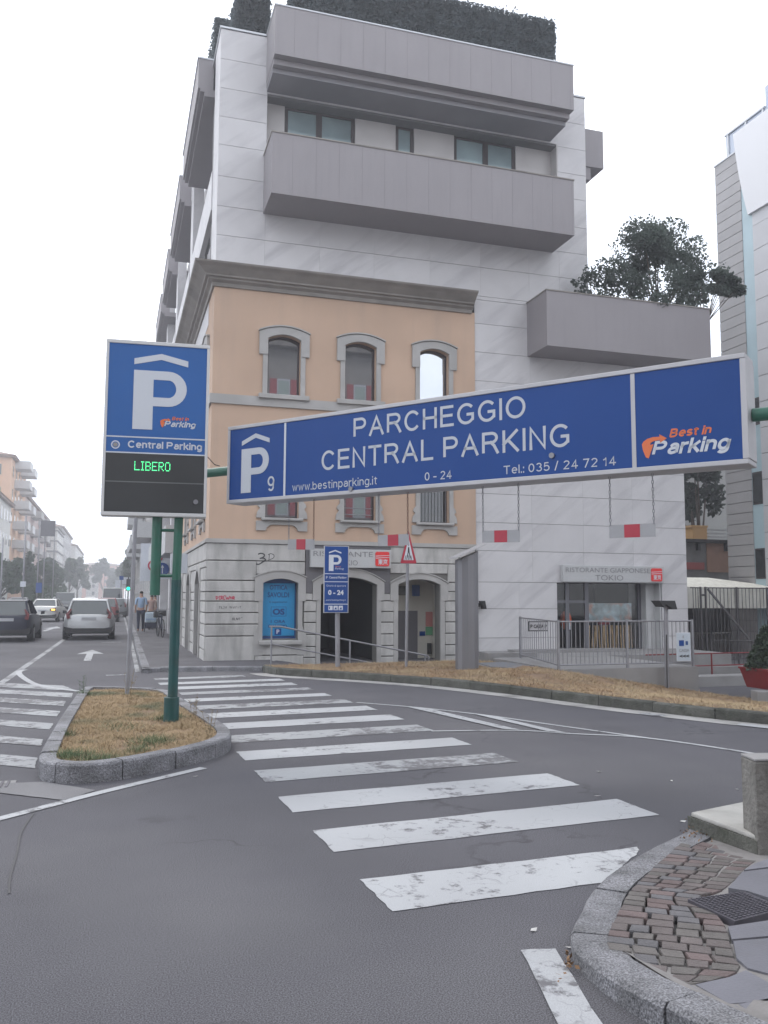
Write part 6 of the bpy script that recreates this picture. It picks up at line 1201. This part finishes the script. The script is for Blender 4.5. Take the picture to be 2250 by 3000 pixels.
hair_d = mat('dark_hair', (.02, .017, .015), .7); navy_c = mat('navy_cloth', (.02, .025, .05), .9); sky_c = mat('light_blue_cloth', (.28, .38, .52), .9, .1, 8); cream_c = mat('cream_cloth', (.48, .42, .36), .9); dark_c = mat('dark_cloth', (.03, .03, .035), .9); pink_c = mat('dusty_pink_cloth', (.40, .27, .24), .9)
pp1 = G(411, 1851, .1); pp2 = G(447, 1846, .1); pp3 = G(462, 1838, .1)
p1 = person('man in light blue shirt and navy trousers walking away along the pavement', pp1[0], pp1[1], .0, sky_c, navy_c, hair_d, 1.78)
bg_ = MB().path([(-.15, -.13, 1.42), (0, -.16, 1.25), (.17, -.12, 1.02)], .014, 6).build('bag_strap', navy_c, p1)
person('woman in pink top and dark skirt pushing the cart on the pavement', pp2[0]-.05, pp2[1]+.8, .1, pink_c, dark_c, hair_d, 1.62, armb=.25)
person('woman in cream top beside the wall on the pavement', pp3[0]-.1, pp3[1]+1.5, -.1, cream_c, dark_c, hair_d, 1.62)
ct = thing('shopping_cart', 'dark wheeled cart with a white and blue bag pulled along the pavement', 'cart', (pp1[0]+.42, pp1[1]-.1, .1))
x, y = pp1[0]+.42, pp1[1]-.1; MB().box(x-.26, x+.26, y-.2, y+.25, .25, .50).build('cart_box', navy_c, ct, bevel=.03); MB().box(x-.25, x+.23, y-.22, y+.2, .501, .95).build('bag', mat('pale_blue_bag', (.45, .53, .60), .7, .15, 6), ct, bevel=.06); MB().box(x-.22, x+.2, y-.235, y-.221, .62, .68).build('bag_band', sky_c, ct)
for s_ in (-1, 1):
    MB().tube((x+s_*.23, y-.1, .2), (x+s_*.27, y-.1, .2), .105, 14).build('wheel', tyre, ct); MB().tube((x+s_*.2, y+.2, .5), (x+s_*.2, y+.35, 1.0), .012, 6).build('handle_bar', trim_black, ct)
def bicycle(label, x, y, rz, c):
    t = thing('bicycle', label, 'bicycle', (x, y, .1), rz, 'bicycles leaning by the house wall'); ORG[t.name] = Vector()
    def wheel(cy_):
        mb = MB(); R = .33; pts = [(0, cy_+R*math.cos(a), .34+R*math.sin(a)) for a in [2*math.pi*k/20 for k in range(21)]]; mb.path(pts, .018, 5); w = mb.build('wheel', tyre, t, smooth=True)
        mb = MB(); [mb.tube((0, cy_, .34), (0, cy_+R*math.cos(a), .34+R*math.sin(a)), .003, 3, caps=False) for a in [2*math.pi*k/14 for k in range(14)]]; mb.build('spokes', grey_steel, w, kind='stuff')
    wheel(0); wheel(1.02); MB().path([(0, 0, .34), (0, .32, .80), (0, .85, .82), (0, 1.02, .34)], .016, 6).path([(0, .32, .80), (0, .42, .30), (0, .85, .72)], .016, 6).path([(0, 0, .34), (0, .42, .30)], .012, 6).build('frame', c, t)
    MB().box(-.07, .07, .20, .42, .88, .94).build('saddle', trim_black, t, bevel=.02); MB().path([(-.26, .72, 1.02), (-.1, .86, 1.0), (.1, .86, 1.0), (.26, .72, 1.02)], .013, 6).build('handlebar', grey_steel, t); MB().box(-.16, .16, .95, 1.2, .72, .95).build('basket', trim_black, t)
bicycle('dark bicycle with front basket leaning by the wall next to the pedestrians', 1.80, 34.0, .12, navy_c); bicycle('second bicycle with white mudguard parked behind the first', 1.9, 36.5, -.05, sign_white)
# ---- signs and poles along the street
ab = thing('direction_board', 'white road works board with red arrow above a round blue arrow sign', 'sign', (2.0, 37, .1))
MB().box(1.72, 2.32, 37, 37.04, 2.35, 4.45).build('white_board', sign_white, ab); MB().box(1.70, 2.34, 36.985, 37.05, 4.45, 4.5).build('frame_edge', sign_frame, ab)
mb = MB(); mb.path([(1.80, 36.97, 3.1), (2.15, 36.97, 3.95)], .035, 6).path([(1.85, 36.97, 4.0), (2.18, 36.97, 4.0)], .03, 6).path([(2.16, 36.97, 4.0), (2.16, 36.97, 3.65)], .03, 6).build('red_arrow', red_reflect, ab)
MB().tube((1.88, 36.98, 2.75), (1.88, 36.93, 2.75), .27, 24).build('blue_disc', sign_blue, ab); MB().prism([(1.86, 2.58), (1.90, 2.58), (1.90, 2.82), (1.95, 2.80), (1.88, 2.93), (1.81, 2.80), (1.86, 2.82)], lambda p, q: (p[0], 36.92 if q else 36.929, p[1])).build('white_arrow', sign_white, ab)
for x in (1.75, 2.28): MB().tube((x, 37.06, .1), (x, 37.06, 4.45), .03, 8).build('post', grey_steel, ab)
vs = thing('banner_sign', 'tall white projecting shop banner on the street side facade', 'sign', (1.6, 48, 2.4)); MB().box(1.3, 2.0, 48, 48.12, 2.45, 4.45).build('banner_panel', sign_white, vs); MB().box(2.0, 2.3, 48.02, 48.1, 4.1, 4.2).build('arm', grey_steel, vs)
ns = thing('no_entry_sign', 'round red bordered traffic sign beside the white banner', 'sign', (1.75, 43, .1)); MB().tube((1.78, 43, .1), (1.78, 43, 3.6), .03, 8).build('pole', grey_steel, ns); MB().tube((1.78, 42.97, 3.1), (1.78, 42.94, 3.1), .28, 20).build('red_ring', red_reflect, ns); MB().tube((1.78, 42.939, 3.1), (1.78, 42.93, 3.1), .20, 20).build('white_centre', sign_white, ns)
wsn = thing('shop_sign', 'white lettered lightbox on the street side of the orange house', 'shop sign', (1.7, D+3, 2.3)); MB().box(1.62, 2.14, D+5.6, D+5.75, 2.35, 2.95).build('light_box', sign_white, wsn); tex('lettering', 'BAR', (0, D+5.599, 0), (1, 0, 0), (0, 0, 1), 1.70, 2.05, 2.6, 2.8, letter_grey, wsn) if False else None
tlg = thing('traffic_light', 'traffic light showing green at the right kerb far down the street', 'traffic light', (1.05, 70, .1)); MB().tube((1.05, 70, .1), (1.05, 70, 3.1), .05, 8).build('pole', trim_black, tlg); MB().box(.9, 1.2, 69.85, 70.1, 2.05, 2.95).build('housing', trim_black, tlg); MB().tube((1.05, 69.85, 2.22), (1.05, 69.8, 2.22), .12, 14).build('green_lamp', mat('green_lamp', (.0, .8, .45), .5, emit=(0, 1, .55), estr=2.5), tlg)
for i, (x, y, z, w, h_, c, l) in enumerate(((.35, 95, 3.3, .5, 1.1, sign_white, 'small white road sign far down the right kerb'), (1.3, 105, 3.8, .9, .8, sign_white, 'second small white road sign near the traffic light'), (.6, 80, 3.4, .35, .35, sign_blue, 'small blue road sign by the traffic light'))):
    rs_ = thing('road_sign', l, 'sign', (x, y, 0)); MB().tube((x, y, 0), (x, y, z), .04, 6).build('pole', grey_steel, rs_); MB().box(x-w/2, x+w/2, y-.06, y-.02, z-h_, z).build('sign_plate', c, rs_)
for i, (x, y, hh, bx, l) in enumerate(((-5.55, 60, 6.8, 1, 'street pole with a small white box on the left side of the street'), (-6.6, 84, 8.5, 2, 'street pole with a small blue sign left of the traffic'), (-7.2, 63, 5.5, 0, 'bare pole at the left edge of the street'), (-6.3, 100, 9.5, 0, 'tall lamp pole further down on the left'))):
    q = thing('street_pole', l, 'pole', (x, y, 0)); MB().tube((x, y, 0), (x, y, hh), .06, 8, .045).build('pole', grey_steel, q, smooth=True)
    if bx == 1: MB().box(x-.16, x+.16, y-.2, y-.05, 2.2, 2.55).build('box', sign_white, q)
    if bx == 2: MB().box(x-.1, x+.4, y-.1, y-.05, 1.9, 2.8).build('sign_plate', sign_blue, q)
bb = thing('billboard', 'dark grey panel on a tall pole above the left side houses', 'sign', (-6.9, 95, 0)); MB().tube((-6.9, 95, 0), (-6.9, 95, 9.4), .06, 8).build('pole', grey_steel, bb); MB().box(-6.5-.85, -6.5+.55, 94.8, 94.95, 7.7, 9.3).build('panel', grey_panel, bb)
# ---- street facades on the left
def block(label, x0, x1, y0, y1, zt, wm, roof=None, floors=5, z1=1.2, bal=None, balm=None, wins=True, wst=3.2, frontw=True, cat='building', winm=None, face=1):
    b = thing('apartment_house', label, cat, ((x0+x1)/2, (y0+y1)/2, 0)); MB().box(x0, x1, y0, y1, 0, zt).build('wall', wm, b); fh = (zt-z1)/floors; xs = x1 if face == 1 else x0
    MB().box(x0-.4, x1+.4, y0-.4, y1+.4, zt, zt+.3).build('eave', roof or cornice_m, b)
    xm_ = (x0+x1)/2; w_ = (x1-x0)/2
    if roof:
        mb = MB(); v = [mb.P(*p) for p in ((x0-.5, y0-.5, zt+.3), (x1+.5, y0-.5, zt+.3), (x1+.5, y1+.5, zt+.3), (x0-.5, y1+.5, zt+.3), (xm_, y0+w_*.6, zt+2.0), (xm_, y1-w_*.6, zt+2.0))]
        for f in ((0, 1, 4), (1, 2, 5, 4), (2, 3, 5), (3, 0, 4, 5)): mb.f.append([v[k] for k in f])
        mb.build('roof', roof, b)
    if wins:
        n = max(1, int((y1-y0)/wst))
        for f in range(floors):
            zz = z1+f*fh+.7
            for k in range(n):
                y = y0+(k+.5)*(y1-y0)/n; w = MB().box(xs-.03*face, xs+.05*face, y-.55, y+.55, zz, zz+fh*.5).build('window', winm or sign_frame_white, b); MB().box(xs+.051*face, xs+.06*face, y-.45, y+.45, zz+.08, zz+fh*.5-.08).build('pane', glass_dark, w)
            if frontw:
                for k in range(max(1, int((x1-x0)/3.5))):
                    x = x1-1.6-k*3.4
                    w = MB().box(x-.5, x+.5, y0-.05, y0+.03, zz, zz+fh*.5).build('window', winm or sign_frame_white, b); MB().box(x-.42, x+.42, y0-.06, y0-.051, zz+.08, zz+fh*.5-.08).build('pane', glass_dark, w)
    if bal:
        for z_ in bal[0]:
            for (ya, yb2) in bal[1]:
                q = MB().box(*sorted((xs, xs+bal[2]*face)), ya, yb2, z_-1.05, z_).build('balcony', balm or shop_white, b)
    return b
wall_or = mat('far_orange_plaster', (.58, .38, .26), .9, .06, .5); wall_pk = mat('far_pink_plaster', (.42, .32, .29), .9, .06, .5); wall_wh = mat('far_white_plaster', (.58, .57, .54), .9, .06, .5); wall_gr = mat('far_grey_plaster', (.36, .35, .34), .9, .08, .5); roof_t = mat('roof_tiles', (.22, .15, .12), .9, .2, 3); amber_w = mat('ochre_shutter', (.50, .38, .24), .8)
block('white town house with tall windows and dark eave at the left edge of the street', -24, -12.6, 92, 117, 12.6, wall_wh, roof_t, 4, wst=2.6)
block('orange apartment house with stacked projecting white balconies on the left', -26, -13.0, 119, 138, 19.2, wall_or, roof_t, 6, bal=([6.3, 8.9, 11.4, 14.1, 16.8, 19.4], [(123, 126.5), (130, 134)], 1.9), winm=amber_w)
block('pinkish grey apartment house behind the orange one on the left', -26, -13.2, 139, 186, 16.5, wall_pk, roof_t, 5, bal=([6.5, 9.4, 12.3, 15.2], [(150, 156), (165, 172)], 1.6), balm=wall_gr, wst=4.5)
b = block('white banded corner house with rounded balconies far on the left', -24, -11.5, 190, 212, 15.5, wall_wh, None, 6, wst=5)
for k in range(7): MB().box(-24, -11.3, 189.8, 212, 2.2+k*2.1, 2.45+k*2.1).build('band', grey_panel, b)
block('grey house with small roof turret beyond the banded one', -24, -12, 215, 262, 17.5, wall_gr, roof_t, 5, wst=6); block('low pale house far down on the left', -22, -11, 266, 330, 16, wall_wh, roof_t, 4, wst=8)
b = block('wide orange brick block closing the end of the street', -17, 4.5, 415, 430, 15.2, mat('far_brick', (.48, .24, .16), .9, .06, .3), roof_t, 5, wst=6, frontw=True)
block('low white house with windows in front of the closing orange block', -9.5, -5.5, 330, 340, 9, wall_wh, roof_t, 3, frontw=True)
block('pale apartment house following the modern block on the right side of the street', 2.35, 16, 55, 106, 13.5, wall_gr, None, 4, face=-1, bal=([6.6, 9.8, 12.8], [(60, 68), (75, 83), (90, 98)], 1.2), balm=shop_white, frontw=False, wst=4)
for i, (x, y, zc, R, n, sz, l) in enumerate(((-10.4, 90, 3.3, (2.6, 2.6, 2.6), 3200, .24, 'round dark green tree on the left behind the parked cars'), (-9.6, 104, 3.7, (2.2, 2.2, 2.9), 2600, .25, 'bushy tree in front of the orange house with balconies'), (-9.2, 122, 3.6, (2.4, 3, 3), 2200, .3, 'green tree behind the pole with blue sign'), (-9.4, 140, 4.2, (2.6, 3, 3.4), 2000, .34, 'green tree before the pinkish house'), (-10.2, 165, 4.2, (2.6, 3, 3.2), 2000, .4, 'tree beside the banded corner house'), (-8.8, 190, 5.4, (3.2, 3.2, 4.6), 2000, .45, 'tall dark tree in the middle distance left of the traffic'), (-8.5, 225, 7, (3.4, 3.4, 6.2), 1800, .5, 'tree beyond the banded house'),
                                           (-3.2, 300, 7.5, (5, 4, 6.5), 1600, .7, 'broad tree near the end of the street'), (1.8, 330, 7, (5, 4, 6), 1500, .7, 'tree below the closing orange block'), (4.2, 215, 6.5, (3.8, 4, 5.6), 1700, .5, 'tree on the right side far down the street'), (3.6, 160, 6.0, (2.9, 3.4, 5.0), 2000, .4, 'dark tree on the right kerb beyond the traffic light'), (2.9, 125, 5.6, (2.0, 3, 4.6), 2600, .3, 'dark green tree hugging the right side houses'))):
    tree('street_tree', l, (x, y, 0), 3, (x, y, zc), R, n, sz, foliage3, 'street trees', seed=40+i, tr=.15 if y < 150 else .25, lobes=22)
hg = thing('street_hedge', 'long green hedge on the left behind the white saloon', 'hedge', (-7.6, 115, 0)); p = [(random.uniform(-8.2, -7.2), random.uniform(88, 150), random.uniform(.2, 2.6)) for _ in range(3500)]; leaf_mesh('foliage', p, .3, foliage3, hg); MB().box(-8.0, -7.4, 88.2, 149.8, 0, 2.3).build('dense_inner_growth', foliage3, hg)
# overhead wires? none.  ------------------------------------------------ air
hzm = bpy.data.materials.new('haze'); hzm.use_nodes = True; n = hzm.node_tree; n.nodes.remove(n.nodes['Principled BSDF']); v = n.nodes.new('ShaderNodeVolumePrincipled'); v.inputs['Color'].default_value = (.92, .94, 1, 1); v.inputs['Density'].default_value = .0022; v.inputs['Anisotropy'].default_value = .55
n.links.new(v.outputs[0], n.nodes['Material Output'].inputs['Volume'])
MB().box(-118.5, 118.5, -28.5, 470.5, -1.4, 24).build('haze', hzm, kind='stuff')
SC.cycles.volume_bounces = 1
